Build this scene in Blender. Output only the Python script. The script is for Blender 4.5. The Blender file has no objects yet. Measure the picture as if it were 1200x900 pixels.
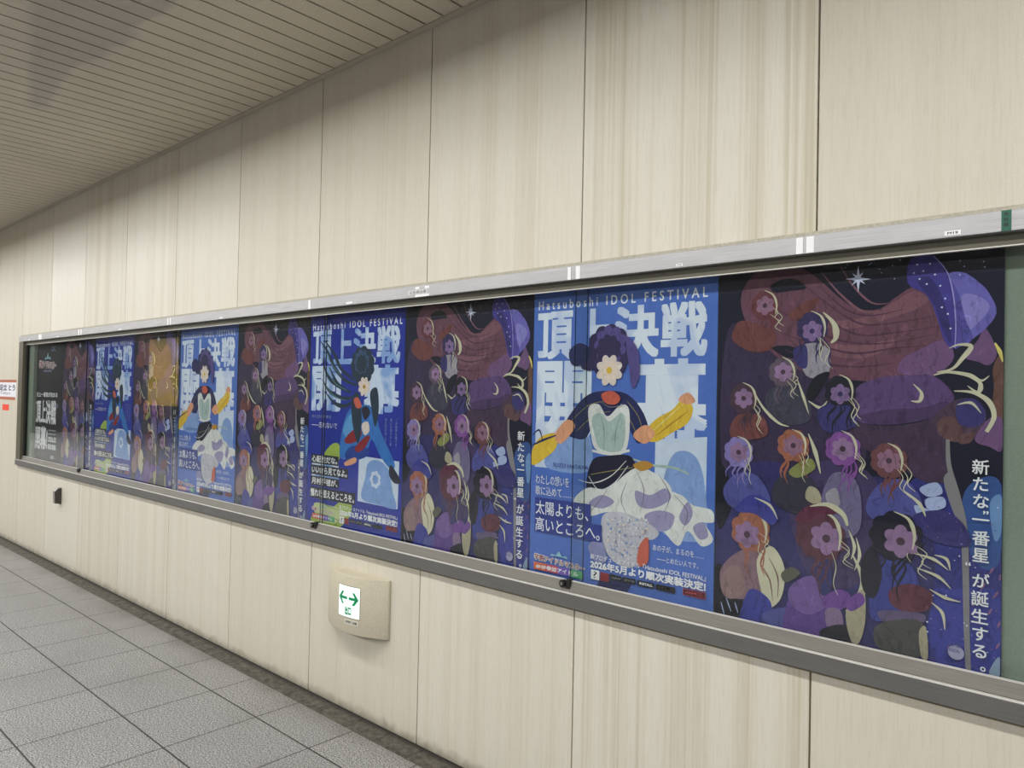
import bpy, bmesh, math
from mathutils import Matrix, Vector

C = bpy.context.scene.collection
scene = bpy.context.scene

# ------------------------------------------------------------------ camera
PITCH, ROLL, YAW = 0.01692622, 0.0209713, -0.73343271
cam_data = bpy.data.cameras.new('camera')
cam = bpy.data.objects.new('camera', cam_data)
C.objects.link(cam)
fw = Vector((math.sin(YAW)*math.cos(PITCH), math.cos(YAW)*math.cos(PITCH), math.sin(PITCH)))
rt = Vector((math.cos(YAW), -math.sin(YAW), 0.0))
up = rt.cross(fw)
r2 = rt*math.cos(ROLL) + up*math.sin(ROLL)
u2 = up*math.cos(ROLL) - rt*math.sin(ROLL)
M3 = Matrix((r2, u2, -fw)).transposed()
cam.matrix_world = Matrix.Translation((0.0, -2.0, 1.404)) @ M3.to_4x4()
cam_data.sensor_width = 36.0
cam_data.lens = 871.1/1200*36.0
cam_data.clip_start = 0.02
scene.camera = cam

# ------------------------------------------------------------------ light and exposure
world = bpy.data.worlds.new('world')
scene.world = world
world.use_nodes = True
world.node_tree.nodes['Background'].inputs['Color'].default_value = (0.9, 0.95, 1.0, 1)
world.node_tree.nodes['Background'].inputs['Strength'].default_value = 0.0
LAMP = 30.0
scene.view_settings.view_transform = 'Standard'
scene.view_settings.look = 'None'
scene.view_settings.exposure = 0.14
scene.view_settings.gamma = 1.0
scene.view_settings.use_curve_mapping = False
try:
    scene.cycles.max_bounces = 12
    scene.cycles.diffuse_bounces = 8
    scene.cycles.transparent_max_bounces = 16
    scene.cycles.sample_clamp_indirect = 6.0
except Exception:
    pass

# ------------------------------------------------------------------ material helpers
def lin(c):
    out = []
    for v in c:
        v = v/255.0
        out.append(v/12.92 if v <= 0.04045 else ((v+0.055)/1.055)**2.4)
    return tuple(out)

def new_mat(name):
    m = bpy.data.materials.new(name)
    m.use_nodes = True
    return m, m.node_tree, m.node_tree.nodes['Principled BSDF']

def flat(name, rgb, rough=0.5, metal=0.0, k=1.0, spec=0.5):
    m, nt, b = new_mat(name)
    c = lin(rgb)
    b.inputs['Base Color'].default_value = (c[0]*k, c[1]*k, c[2]*k, 1)
    b.inputs['Roughness'].default_value = rough
    b.inputs['Metallic'].default_value = metal
    b.inputs['Specular IOR Level'].default_value = spec
    return m

class G:
    """small node-graph helper"""
    def __init__(s, nt): s.nt = nt
    def n(s, t, **kw):
        x = s.nt.nodes.new(t)
        for k, v in kw.items(): setattr(x, k, v)
        return x
    def put(s, sock, v):
        if isinstance(v, bpy.types.NodeSocket): s.nt.links.new(v, sock)
        elif isinstance(v, (tuple, list)): sock.default_value = v if len(v) != 3 or sock.type != 'RGBA' else (*v, 1)
        else: sock.default_value = v
    def m(s, op, a, b=0.0, c=0.0, clamp=False):
        x = s.n('ShaderNodeMath', operation=op, use_clamp=clamp)
        for i, v in enumerate((a, b, c)): s.put(x.inputs[i], v)
        return x.outputs[0]
    def mix(s, f, a, b, blend='MIX'):
        x = s.n('ShaderNodeMix', data_type='RGBA', blend_type=blend)
        s.put(x.inputs[0], f); s.put(x.inputs[6], a); s.put(x.inputs[7], b)
        return x.outputs[2]
    def rng(s, v, a, b, c=0.0, d=1.0):
        x = s.n('ShaderNodeMapRange', interpolation_type='SMOOTHSTEP')
        for i, q in enumerate((v, a, b, c, d)): s.put(x.inputs[i], q)
        return x.outputs[0]
    def xyz(s):
        tc = s.n('ShaderNodeTexCoord'); sp = s.n('ShaderNodeSeparateXYZ')
        s.nt.links.new(tc.outputs['Object'], sp.inputs[0])
        return tc.outputs['Object'], sp.outputs[0], sp.outputs[1], sp.outputs[2]
    def vec(s, x, y, z):
        c = s.n('ShaderNodeCombineXYZ')
        for i, v in enumerate((x, y, z)): s.put(c.inputs[i], v)
        return c.outputs[0]
    def noise(s, v, scale, detail=2.0, rough=0.5):
        x = s.n('ShaderNodeTexNoise')
        s.put(x.inputs['Vector'], v); x.inputs['Scale'].default_value = scale
        x.inputs['Detail'].default_value = detail; x.inputs['Roughness'].default_value = rough
        return x.outputs[0]
    def white(s, v):
        x = s.n('ShaderNodeTexWhiteNoise', noise_dimensions='1D')
        s.put(x.inputs['W'], v)
        return x.outputs['Value']
    def bump(s, b, h, strength, dist):
        x = s.n('ShaderNodeBump'); x.inputs['Strength'].default_value = strength
        x.inputs['Distance'].default_value = dist; s.put(x.inputs['Height'], h)
        s.nt.links.new(x.outputs[0], b.inputs['Normal'])

PANEL, JOINT0 = 0.7778, -0.7232
TX, TX0, TY = 0.4054, -3.771, 0.392        # floor tile lengths and a joint line

def mat_wall():
    m, nt, b = new_mat('wall_panel'); g = G(nt)
    co, x, y, z = g.xyz()
    idx = g.m('FLOOR', g.m('DIVIDE', g.m('SUBTRACT', x, JOINT0), PANEL))
    idx = g.m('ADD', idx, g.m('MULTIPLY', g.m('GREATER_THAN', z, 1.3), 0.0))
    r1 = g.white(g.m('ADD', idx, 3.3)); r2_ = g.white(g.m('ADD', idx, 71.7))
    xs = g.m('ADD', x, g.m('MULTIPLY', r1, 40.0))
    s1 = g.noise(g.vec(g.m('MULTIPLY', xs, 14.0), 0.0, g.m('MULTIPLY', z, 0.12)), 1.0, 3.0, 0.6)
    s2 = g.noise(g.vec(g.m('MULTIPLY', xs, 75.0), 0.0, g.m('MULTIPLY', z, 0.35)), 1.0, 2.0, 0.6)
    s3 = g.noise(g.vec(g.m('MULTIPLY', xs, 160.0), 0.0, g.m('MULTIPLY', z, 9.0)), 1.0, 2.0, 0.6)
    spk = g.noise(co, 420.0, 2.0, 0.7)
    def is_(k): return g.m('COMPARE', idx, float(k), 0.1)
    amt = g.rng(r2_, 0.0, 1.0, 0.18, 0.45)
    for k, w in ((-1, 0.6), (-6, 0.35), (-2, 0.25), (-7, 0.3), (0, -0.1)): amt = g.m('ADD', amt, g.m('MULTIPLY', is_(k), w), 0.0, True)
    f = g.m('MULTIPLY', g.m('MULTIPLY', g.rng(s1, 0.40, 0.66), g.rng(s2, 0.28, 0.66)), amt)
    base = g.mix(g.rng(r1, 0.0, 1.0), lin((220, 216, 204)), lin((214, 209, 195)))
    col = g.mix(g.m('MULTIPLY', f, 0.8), base, lin((186, 175, 148)))
    col = g.mix(g.m('MULTIPLY', g.rng(s3, 0.45, 0.75), 0.22), col, lin((178, 168, 146)))
    col = g.mix(g.m('MULTIPLY', g.rng(spk, 0.35, 0.7), 0.4), col, lin((184, 176, 156)))
    # scuffed dirt along the foot of the wall
    d1 = g.noise(co, 16.0, 4.0, 0.65)
    dirt = g.m('MULTIPLY', g.rng(g.m('ADD', z, g.m('MULTIPLY', d1, 0.07)), 0.085, 0.02), 0.7)
    col = g.mix(dirt, col, lin((92, 82, 64)))
    g.put(b.inputs['Base Color'], g.mix(0.0, col, col))
    g.put(b.inputs['Roughness'], g.rng(r1, 0.0, 1.0, 0.34, 0.44))
    b.inputs['Specular IOR Level'].default_value = 0.25
    g.bump(b, g.m('ADD', s3, g.m('MULTIPLY', spk, 0.5)), 0.12, 0.001)
    return m

def mat_floor():
    m, nt, b = new_mat('granite_tile'); g = G(nt)
    co, x, y, z = g.xyz()
    u = g.m('DIVIDE', g.m('SUBTRACT', x, TX0), TX)
    v = g.m('DIVIDE', g.m('ADD', y, 0.321), TY)
    du = g.m('MULTIPLY', g.m('MINIMUM', g.m('FRACT', u), g.m('SUBTRACT', 1.0, g.m('FRACT', u))), TX)
    dv = g.m('MULTIPLY', g.m('MINIMUM', g.m('FRACT', v), g.m('SUBTRACT', 1.0, g.m('FRACT', v))), TY)
    rid = g.white(g.m('ADD', g.m('MULTIPLY', g.m('FLOOR', u), 7.13), g.m('MULTIPLY', g.m('FLOOR', v), 3.71)))
    n1 = g.noise(co, 165.0, 2.0, 0.8)
    n2 = g.noise(co, 75.0, 3.0, 0.7)
    n3 = g.noise(co, 2.3, 3.0, 0.6)
    col = g.mix(g.rng(n1, 0.38, 0.62), lin((62, 62, 62)), lin((178, 177, 175)))
    col = g.mix(g.m('MULTIPLY', g.rng(n2, 0.5, 0.72), 0.55), col, lin((96, 96, 96)))
    col = g.mix(g.m('MULTIPLY', g.rng(rid, 0.0, 1.0), 0.16), col, lin((120, 120, 122)))
    col = g.mix(g.m('MULTIPLY', g.rng(n3, 0.42, 0.72), 0.22), col, lin((98, 96, 92)))
    jx = g.rng(du, 0.0022, 0.0042, 1.0, 0.0); jy = g.rng(dv, 0.0026, 0.0046, 1.0, 0.0)
    j = g.m('MAXIMUM', g.m('MULTIPLY', jx, 0.92), jy)
    col = g.mix(j, col, lin((38, 36, 34)))
    # trodden dirt close to the wall
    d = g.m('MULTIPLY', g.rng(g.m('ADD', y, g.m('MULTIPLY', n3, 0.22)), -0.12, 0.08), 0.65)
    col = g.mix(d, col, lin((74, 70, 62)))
    g.put(b.inputs['Base Color'], col)
    b.inputs['Roughness'].default_value = 0.55
    g.bump(b, g.m('SUBTRACT', g.m('MULTIPLY', n1, 0.3), j), 0.3, 0.002)
    return m

def mat_gutter():
    m, nt, b = new_mat('dirty_mortar'); g = G(nt)
    co, x, y, z = g.xyz()
    n1 = g.noise(co, 28.0, 5.0, 0.7); n2 = g.noise(co, 190.0, 2.0, 0.7)
    wob = g.m('MULTIPLY', g.noise(co, 6.0, 2.0), 0.05)
    u = g.m('DIVIDE', g.m('ADD', x, wob), 0.2)
    d = g.m('MINIMUM', g.m('FRACT', u), g.m('SUBTRACT', 1.0, g.m('FRACT', u)))
    col = g.mix(g.rng(n1, 0.3, 0.7), lin((48, 46, 40)), lin((100, 96, 86)))
    col = g.mix(g.m('MULTIPLY', g.rng(n2, 0.4, 0.7), 0.4), col, lin((70, 66, 58)))
    col = g.mix(g.m('MULTIPLY', g.rng(d, 0.0, 0.035, 1.0, 0.0), 0.7), col, lin((40, 38, 34)))
    col = g.mix(g.rng(g.m('ADD', y, g.m('MULTIPLY', n1, 0.02)), -0.03, 0.012), col, lin((34, 31, 27)))
    g.put(b.inputs['Base Color'], col)
    b.inputs['Roughness'].default_value = 0.85
    g.bump(b, n1, 0.6, 0.01)
    return m

def mat_ceiling():
    m, nt, b = new_mat('ceiling_slat'); g = G(nt)
    co, x, y, z = g.xyz()
    n = g.noise(co, 230.0, 2.0, 0.7); n2 = g.noise(co, 1.2, 3.0)
    rid = g.white(g.m('FLOOR', g.m('DIVIDE', g.m('ADD', x, 2.389), 0.1057)))
    col = g.mix(g.rng(n, 0.3, 0.7), lin((214, 204, 186)), lin((190, 181, 164)))
    col = g.mix(g.m('MULTIPLY', g.rng(n2, 0.4, 0.7), 0.25), col, lin((168, 160, 146)))
    col = g.mix(g.m('MULTIPLY', rid, 0.14), col, lin((160, 152, 140)))
    # one bluish grey patch with its own ragged outline
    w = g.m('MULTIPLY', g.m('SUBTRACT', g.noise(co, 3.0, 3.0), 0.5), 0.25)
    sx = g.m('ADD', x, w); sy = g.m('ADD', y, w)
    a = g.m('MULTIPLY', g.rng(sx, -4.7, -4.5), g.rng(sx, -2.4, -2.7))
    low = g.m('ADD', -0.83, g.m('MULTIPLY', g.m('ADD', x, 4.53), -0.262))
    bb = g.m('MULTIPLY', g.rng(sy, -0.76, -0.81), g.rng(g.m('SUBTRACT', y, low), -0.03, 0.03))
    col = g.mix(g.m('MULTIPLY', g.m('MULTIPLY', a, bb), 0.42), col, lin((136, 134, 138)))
    g.put(b.inputs['Base Color'], col)
    b.inputs['Roughness'].default_value = 0.5
    return m

def mat_brushed(name, rgb, metal, rough, k=1.0):
    m, nt, b = new_mat(name); g = G(nt)
    co, x, y, z = g.xyz()
    n = g.noise(g.vec(g.m('MULTIPLY', x, 6.0), 0.0, g.m('MULTIPLY', z, 700.0)), 1.0, 3.0, 0.6)
    n2 = g.noise(co, 5.0, 3.0)
    c = lin(rgb); c = tuple(v*k for v in c)
    col = g.mix(g.rng(n, 0.25, 0.75), c, tuple(v*0.72 for v in c))
    col = g.mix(g.m('MULTIPLY', g.rng(n2, 0.4, 0.7), 0.3), col, tuple(v*0.7 for v in c))
    g.put(b.inputs['Base Color'], col)
    b.inputs['Metallic'].default_value = metal
    g.put(b.inputs['Roughness'], g.rng(n, 0.2, 0.8, rough, rough+0.12))
    return m

def mat_speckle(name, rgb, rough=0.6, amt=0.3, scale=350.0):
    m, nt, b = new_mat(name); g = G(nt)
    co, x, y, z = g.xyz()
    n = g.noise(co, scale, 3.0, 0.7); c = lin(rgb)
    col = g.mix(g.m('MULTIPLY', g.rng(n, 0.3, 0.7), amt), c, tuple(v*0.5 for v in c))
    g.put(b.inputs['Base Color'], col); b.inputs['Roughness'].default_value = rough
    return m

def mat_print(name, rgb, k=0.86, stroke=0.0):
    """printed ink: the ink's own colour with a faint paper grain"""
    m, nt, b = new_mat('print_'+name); g = G(nt)
    co, x, y, z = g.xyz()
    n = g.noise(co, 240.0, 2.0, 0.7); n2 = g.noise(co, 14.0, 3.0, 0.6)
    c = tuple(v*k for v in lin(rgb))
    col = g.mix(g.m('MULTIPLY', g.rng(n, 0.3, 0.7), 0.16), c, tuple(v*0.6 for v in c))
    col = g.mix(g.m('MULTIPLY', g.rng(n2, 0.45, 0.65), 0.22), col, tuple(min(1, v*1.35+0.004) for v in c))
    if stroke:                                            # brush strokes of the print
        wv = g.noise(g.vec(g.m('ADD', g.m('MULTIPLY', x, 90.0), g.m('MULTIPLY', n2, 9.0)), 0.0, g.m('MULTIPLY', z, 16.0)), 1.0, 3.0, 0.6)
        col = g.mix(g.m('MULTIPLY', g.rng(wv, 0.54, 0.60), stroke), col, tuple(v*0.45 for v in c))
        col = g.mix(g.m('MULTIPLY', g.rng(wv, 0.40, 0.35), stroke*0.7), col, tuple(min(1, v*1.8+0.01) for v in c))
    g.put(b.inputs['Base Color'], col); b.inputs['Roughness'].default_value = 0.5
    b.inputs['Specular IOR Level'].default_value = 0.25
    return m

def mat_title(name, a, c2):
    m, nt, b = new_mat(name); g = G(nt)
    co, x, y, z = g.xyz()
    n = g.noise(co, 7.0, 2.0, 0.4)
    n2 = g.noise(g.vec(g.m('ADD', g.m('MULTIPLY', x, 40.0), g.m('MULTIPLY', z, 14.0)), 0.0, g.m('MULTIPLY', z, 6.0)), 1.0, 2.0)
    col = g.mix(g.rng(n, 0.46, 0.54), lin(a), lin(c2))
    col = g.mix(g.m('MULTIPLY', g.rng(n2, 0.55, 0.62), 0.4), col, lin(c2))
    g.put(b.inputs['Base Color'], g.mix(1.0, col, (0.9, 0.9, 0.9), 'MULTIPLY')); b.inputs['Roughness'].default_value = 0.5
    b.inputs['Specular IOR Level'].default_value = 0.25
    return m

def mat_glow(name, rgb, strength):
    m, nt, b = new_mat(name)
    c = lin(rgb)
    b.inputs['Base Color'].default_value = (*c, 1)
    b.inputs['Emission Color'].default_value = (*c, 1)
    b.inputs['Emission Strength'].default_value = strength
    return m

def mat_glass():
    m = bpy.data.materials.new('clear_glass'); m.use_nodes = True
    nt = m.node_tree; nt.nodes.clear(); g = G(nt)
    out = g.n('ShaderNodeOutputMaterial'); mx = g.n('ShaderNodeMixShader')
    tr = g.n('ShaderNodeBsdfTransparent'); gl = g.n('ShaderNodeBsdfGlossy'); fr = g.n('ShaderNodeFresnel')
    tr.inputs[0].default_value = (0.955, 0.975, 0.965, 1)
    gl.inputs['Roughness'].default_value = 0.02
    ge = g.n('ShaderNodeNewGeometry')                       # both faces of the pane reflect as air to glass
    nt.links.new(g.m('MULTIPLY_ADD', ge.outputs['Backfacing'], 1.0/1.48-1.48, 1.48), fr.inputs['IOR'])
    nt.links.new(fr.outputs[0], mx.inputs[0]); nt.links.new(tr.outputs[0], mx.inputs[1])
    nt.links.new(gl.outputs[0], mx.inputs[2]); nt.links.new(mx.outputs[0], out.inputs[0])
    return m

# ------------------------------------------------------------------ mesh helpers
class MB:
    """collects shapes, then links them as ONE mesh object"""
    def __init__(s): s.bm = bmesh.new(); s.mats = []
    def mi(s, mat):
        if mat not in s.mats: s.mats.append(mat)
        return s.mats.index(mat)
    def box(s, x0, x1, y0, y1, z0, z1, mat, bevel=0.0):
        i = s.mi(mat); t = bmesh.new() if bevel else s.bm
        v = [t.verts.new(p) for p in ((x0,y0,z0),(x1,y0,z0),(x1,y1,z0),(x0,y1,z0),(x0,y0,z1),(x1,y0,z1),(x1,y1,z1),(x0,y1,z1))]
        fs = [t.faces.new([v[k] for k in q]) for q in ((0,3,2,1),(4,5,6,7),(0,1,5,4),(1,2,6,5),(2,3,7,6),(3,0,4,7))]
        if bevel:
            bmesh.ops.bevel(t, geom=list(t.edges), offset=bevel, segments=2, affect='EDGES', profile=0.5)
            vm = {a: s.bm.verts.new(a.co) for a in t.verts}
            fs = [s.bm.faces.new([vm[a] for a in f.verts]) for f in t.faces]
            t.free()
        for f in fs: f.material_index = i
    def poly(s, pts, mat):
        try:
            f = s.bm.faces.new([s.bm.verts.new(p) for p in pts]); f.material_index = s.mi(mat)
        except ValueError: pass
    def prism(s, prof, axis, a0, a1, mat, smooth=False):
        """extrude a closed 2-D profile along an axis ('x': profile is (y,z); 'z': profile is (x,y); 'y': profile is (x,z))"""
        i = s.mi(mat)
        def P(p, a): return {'x': (a, p[0], p[1]), 'z': (p[0], p[1], a), 'y': (p[0], a, p[1])}[axis]
        A = [s.bm.verts.new(P(p, a0)) for p in prof]; B = [s.bm.verts.new(P(p, a1)) for p in prof]
        n = len(prof); fs = [s.bm.faces.new(A), s.bm.faces.new(B)]
        for k in range(n):
            f = s.bm.faces.new((A[k], A[(k+1) % n], B[(k+1) % n], B[k])); f.smooth = smooth; fs.append(f)
        for f in fs: f.material_index = i
    def cyl(s, c, r, axis, h, mat, seg=20):
        prof = [(c[0]+r*math.cos(2*math.pi*k/seg), c[1]+r*math.sin(2*math.pi*k/seg)) for k in range(seg)]
        s.prism(prof, axis, c[2], c[2]+h, mat, True)
    def build(s, name, parent=None, loc=None):
        bmesh.ops.recalc_face_normals(s.bm, faces=list(s.bm.faces)) if not getattr(s, 'keep', False) else None
        me = bpy.data.meshes.new(name); s.bm.to_mesh(me); s.bm.free()
        for m in s.mats: me.materials.append(m)
        o = bpy.data.objects.new(name, me); C.objects.link(o)
        if parent: o.parent = parent
        if loc: o.location = loc
        return o

def tag(o, label, cat, group=None):
    o['label'] = label; o['category'] = cat
    if group: o['group'] = group
    return o
def struct(o):
    o['kind'] = 'structure'; return o
def empty(name, loc):
    o = bpy.data.objects.new(name, None); C.objects.link(o); o.location = loc; o.empty_display_size = 0.05; return o

def glyphs(body, bold=0.0):
    """outline of a line of writing as (verts, faces) in em units"""
    cu = bpy.data.curves.new('writing', 'FONT'); cu.body = body; cu.offset = bold; cu.resolution_u = 3
    cu.align_x = 'LEFT'
    o = bpy.data.objects.new('writing', cu); C.objects.link(o)
    dg = bpy.context.evaluated_depsgraph_get(); ev = o.evaluated_get(dg); me = ev.to_mesh()
    vs = [(v.co.x, v.co.y) for v in me.vertices]; fs = [tuple(p.vertices) for p in me.polygons]
    ev.to_mesh_clear(); bpy.data.objects.remove(o); bpy.data.curves.remove(cu)
    return vs, fs

def write(mb, body, mat, box, y, bold=0.0, shear=0.0):
    """fit a line into box (x0, z0, x1, z1) on the plane y"""
    vs, fs = glyphs(body)
    if not vs: return
    i = mb.mi(mat)
    r = bold                        # heavy strokes: the same glyph set again around itself
    ax, bx = min(v[0] for v in vs)-r, max(v[0] for v in vs)+r; az, bz = min(v[1] for v in vs)-r, max(v[1] for v in vs)+r
    x0, z0, x1, z1 = box; sx = (x1-x0)/max(bx-ax, 1e-6); sz = (z1-z0)/max(bz-az, 1e-6)
    ring = [(0, 0)]
    if r: ring += [(r*a, r*b_) for a, b_ in ((1, 1), (1, -1), (-1, 1), (-1, -1))]
    if r > 0.016: ring += [(r*a, r*b_) for a, b_ in ((1, 0), (-1, 0), (0, 1), (0, -1))]
    for n, (ox, oz) in enumerate(ring):
        V = [mb.bm.verts.new((x0+(p[0]+ox-ax)*sx, y-n*0.000004, z0+(p[1]+oz-az)*sz + shear*(p[0]+ox-ax)*sx)) for p in vs]
        for f in fs:
            try: mb.bm.faces.new([V[k] for k in f]).material_index = i
            except ValueError: pass

def write_em(mb, ch, mat, cx, cz, em, y, bold=0.0):
    """one character centred on its em square"""
    vs, fs = glyphs(ch); i = mb.mi(mat)
    for n, (ox, oz) in enumerate(((0, 0), (1, 1), (1, -1), (-1, 1), (-1, -1))[:5 if bold else 1]):
        V = [mb.bm.verts.new((cx+(p[0]+bold*ox-0.5)*em, y-n*0.000004, cz+(p[1]+bold*oz-0.38)*em)) for p in vs]
        for f in fs:
            try: mb.bm.faces.new([V[k] for k in f]).material_index = i
            except ValueError: pass

def catmull(pts, closed=True, sub=5):
    n = len(pts); out = []
    rng_ = range(n) if closed else range(n-1)
    for k in rng_:
        p = [pts[(k+d) % n] if closed else pts[min(max(k+d, 0), n-1)] for d in (-1, 0, 1, 2)]
        for s in range(sub):
            t = s/sub
            out.append(tuple(0.5*((2*p[1][a]) + (-p[0][a]+p[2][a])*t + (2*p[0][a]-5*p[1][a]+4*p[2][a]-p[3][a])*t*t + (-p[0][a]+3*p[1][a]-3*p[2][a]+p[3][a])*t**3) for a in (0, 1)))
    if not closed: out.append(tuple(pts[-1]))
    return out

# ------------------------------------------------------------------ materials
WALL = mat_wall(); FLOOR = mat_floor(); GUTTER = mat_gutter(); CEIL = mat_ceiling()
DARK = flat('dark_gap', (30, 27, 22), 0.9)
CTRIM = flat('ceiling_trim', (176, 168, 154), 0.5)
ALU = mat_brushed('brushed_aluminium', (186, 186, 188), 0.6, 0.30)
SILL = mat_brushed('grey_anodised', (118, 117, 114), 0.35, 0.38)
RAIL = mat_brushed('rail_aluminium', (122, 119, 112), 0.35, 0.40)
EDGE = flat('bright_edge', (214, 212, 206), 0.35, 0.3)
OLIVE = mat_brushed('olive_anodised', (104, 99, 84), 0.3, 0.45)
TRACK = mat_speckle('upper_track', (96, 94, 80), 0.6)
BACK = mat_speckle('grey_green_board', (128, 140, 128), 0.7, 0.28, 260.0)
RUBBER = flat('black_rubber', (20, 20, 18), 0.7)
CAULK = mat_speckle('caulking', (190, 184, 168), 0.8, 0.5, 120.0)
CAULK_D = mat_speckle('old_caulking', (134, 124, 100), 0.8, 0.5, 90.0)
TAPE = flat('white_tape', (238, 238, 240), 0.4)
GREEN = flat('green_tape', (24, 92, 74), 0.45)
BLACKINK = flat('black_ink', (30, 30, 34), 0.5)
GLASS = mat_glass(); GLASSEDGE = flat('glass_edge', (38, 46, 42), 0.25)
HOUSE = mat_speckle('lamp_housing', (204, 196, 174), 0.5, 0.35, 160.0)
WHITEGLOW = mat_glow('lit_white', (232, 255, 248), 0.62)
ARROW = mat_glow('lit_green', (4, 128, 78), 0.22)
STOPM = flat('stop_metal', (74, 72, 68), 0.4, 0.5); STOPL = flat('stop_cap', (140, 138, 132), 0.4, 0.4)

XL, XR = -26.0, 3.0            # corridor ends
YF = -7.6                      # far side of the corridor
ZC = 2.905                     # ceiling
CX0, CX1 = -7.735, 1.30        # display case
CZ0, CZ1 = 0.706, 1.85

# ------------------------------------------------------------------ the setting
mb = MB(); mb.box(XL, XR, YF, -0.11, -0.06, 0.0, FLOOR)
struct(mb.build('floor'))
mb = MB(); mb.box(XL, XR, -0.11, 0.08, -0.06, -0.002, GUTTER)
struct(mb.build('trim_1'))

mb = MB()
k0 = math.floor((XL-JOINT0)/PANEL); k1 = math.ceil((XR-JOINT0)/PANEL)
GAP = 0.0028
for k in range(k0, k1):
    a, b_ = JOINT0+k*PANEL+GAP, JOINT0+(k+1)*PANEL-GAP
    a, b_ = max(a, XL), min(b_, XR)
    if b_-a < 0.02: continue
    if b_ < CX0+0.1 or a > CX1:
        mb.box(a, b_, 0.0, 0.07, 0.0, ZC, WALL)
    else:
        mb.box(a, b_, 0.0, 0.07, 0.0, CZ0-0.004, WALL)
        mb.box(a, b_, 0.0, 0.07, CZ1+0.010, ZC, WALL)
mb.box(XL, XR, 0.1, 0.16, -0.05, 3.1, DARK)
mb.box(XL, CX0-0.02, 0.062, 0.1, 0.0, ZC, DARK)
mb.box(CX0-0.02, XR, 0.062, 0.1, 0.0, 0.69, DARK)
mb.box(CX0-0.02, XR, 0.062, 0.1, 1.87, ZC, DARK)
struct(mb.build('wall_back'))

mb = MB()
SL = 0.1057; x = -2.389+SL*51
while x > XL:
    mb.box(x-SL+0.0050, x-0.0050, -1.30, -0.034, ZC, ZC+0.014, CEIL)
    x -= SL
mb.box(XL, XR, -1.30, 0.08, ZC+0.006, ZC+0.05, flat('ceiling_gap', (16, 13, 9), 0.9))
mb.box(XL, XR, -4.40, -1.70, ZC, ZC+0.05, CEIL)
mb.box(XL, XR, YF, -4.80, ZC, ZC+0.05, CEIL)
for yc in (-1.5, -4.6):                                        # the two lamp troughs
    mb.box(XL, XR, yc+0.198, yc+0.204, ZC-0.002, ZC+0.13, CTRIM)
    mb.box(XL, XR, yc-0.204, yc-0.198, ZC-0.002, ZC+0.13, CTRIM)
    mb.box(XL, XR, yc-0.204, yc+0.204, ZC+0.13, ZC+0.14, CTRIM)
struct(mb.build('ceiling'))
mb = MB()
mb.box(XL, XR, -0.035, -0.026, ZC-0.006, ZC+0.02, CTRIM)
mb.box(XL, XR, -0.026, -0.002, ZC-0.004, ZC+0.008, CTRIM)
struct(mb.build('trim_2'))

SHUT = mat_speckle('shutter', (70, 68, 66), 0.5, 0.2, 40.0)
mb = MB()
mb.box(XL, XR, YF-0.1, YF, 0.0, 3.1, SHUT)
struct(mb.build('wall_front'))
mb = MB(); mb.box(XL-0.1, XL, YF, 0.1, 0.0, 3.1, SHUT); struct(mb.build('wall_left'))
mb = MB(); mb.box(XR, XR+0.1, YF, 0.1, 0.0, 3.1, SHUT); struct(mb.build('wall_right'))

# flat diffuser lamps lying in the two ceiling troughs
DIFF = mat_glow('lit_diffuser', (252, 251, 249), LAMP); DIFF2 = mat_glow('lit_diffuser_bright', (252, 251, 249), LAMP*1.75)
FIX = flat('lamp_tray', (200, 198, 190), 0.5)
n_l = 6; step = (XR-XL-0.2)/n_l
first = None
for row, (yc, zl) in enumerate(((-1.5, ZC+0.029), (-4.6, ZC+0.022))):
    for k in range(n_l):
        loc = (XL+0.1+step*(k+0.5), yc, zl)
        if first is None:
            mb = MB(); mb.box(-step/2+0.01, step/2-0.01, -0.10, 0.10, 0.0015, 0.03, FIX, 0.004)
            first = mb.build('ceiling_lamp', loc=loc)
            mb = MB(); i = mb.mi(DIFF)
            v = [mb.bm.verts.new(p) for p in ((-step/2+0.02, -0.08, 0), (step/2-0.02, -0.08, 0), (step/2-0.02, 0.08, 0), (-step/2+0.02, 0.08, 0))]
            mb.bm.faces.new(v[::-1]); mb.build('diffuser', parent=first); o = first
        else:
            o = first.copy(); C.objects.link(o); o.location = loc
            d = first.children[0].copy(); C.objects.link(d); d.parent = o
            if row:
                if k == 0: far_me = d.data.copy(); far_me.materials[0] = DIFF2
                d.data = far_me
        tag(o, ('long flat lamp in the ceiling trough nearer the poster case', 'long flat lamp in the ceiling trough farther from the poster case')[row], 'lamp', ('lamps of the near trough', 'lamps of the far trough')[row])

# ------------------------------------------------------------------ the long display case
case = tag(empty('display_case', (-3.2, 0.0, CZ0)), 'long glazed poster case with silver top rail set into the wall', 'display case')
CO = Vector((-3.2, 0.0, CZ0))
def part(mb, name, parent=None):
    o = mb.build(name); o.data.transform(Matrix.Translation(-CO)); o.parent = parent or case; return o
mb = MB()
mb.box(CX0-0.20, CX1, 0.060, 0.066, CZ0-0.01, CZ1+0.01, BACK)
mb.box(CX0+0.01, CX1, 0.012, 0.066, CZ1-0.01, CZ1, OLIVE)
mb.box(CX0+0.01, CX1, 0.012, 0.066, CZ0, CZ0+0.02, OLIVE)
mb.box(CX0-0.012+0.02, -7.452, 0.026, 0.052, CZ0+0.02, 1.83, BACK)
part(mb, 'back_board')
mb = MB()
mb.box(CX0, CX1, -0.020, 0.012, 1.800, CZ1-0.002, ALU, 0.0015)
header = part(mb, 'top_rail'); header['label'] = 'brushed silver top rail'
mb = MB(); mb.box(CX0, CX1, -0.006, 0.02, CZ1-0.001, CZ1+0.010, CAULK); part(mb, 'caulk_line', header)
mb = MB()
mb.box(CX0+0.1, CX1, 0.003, 0.015, 1.7725, 1.801, TRACK)
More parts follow.
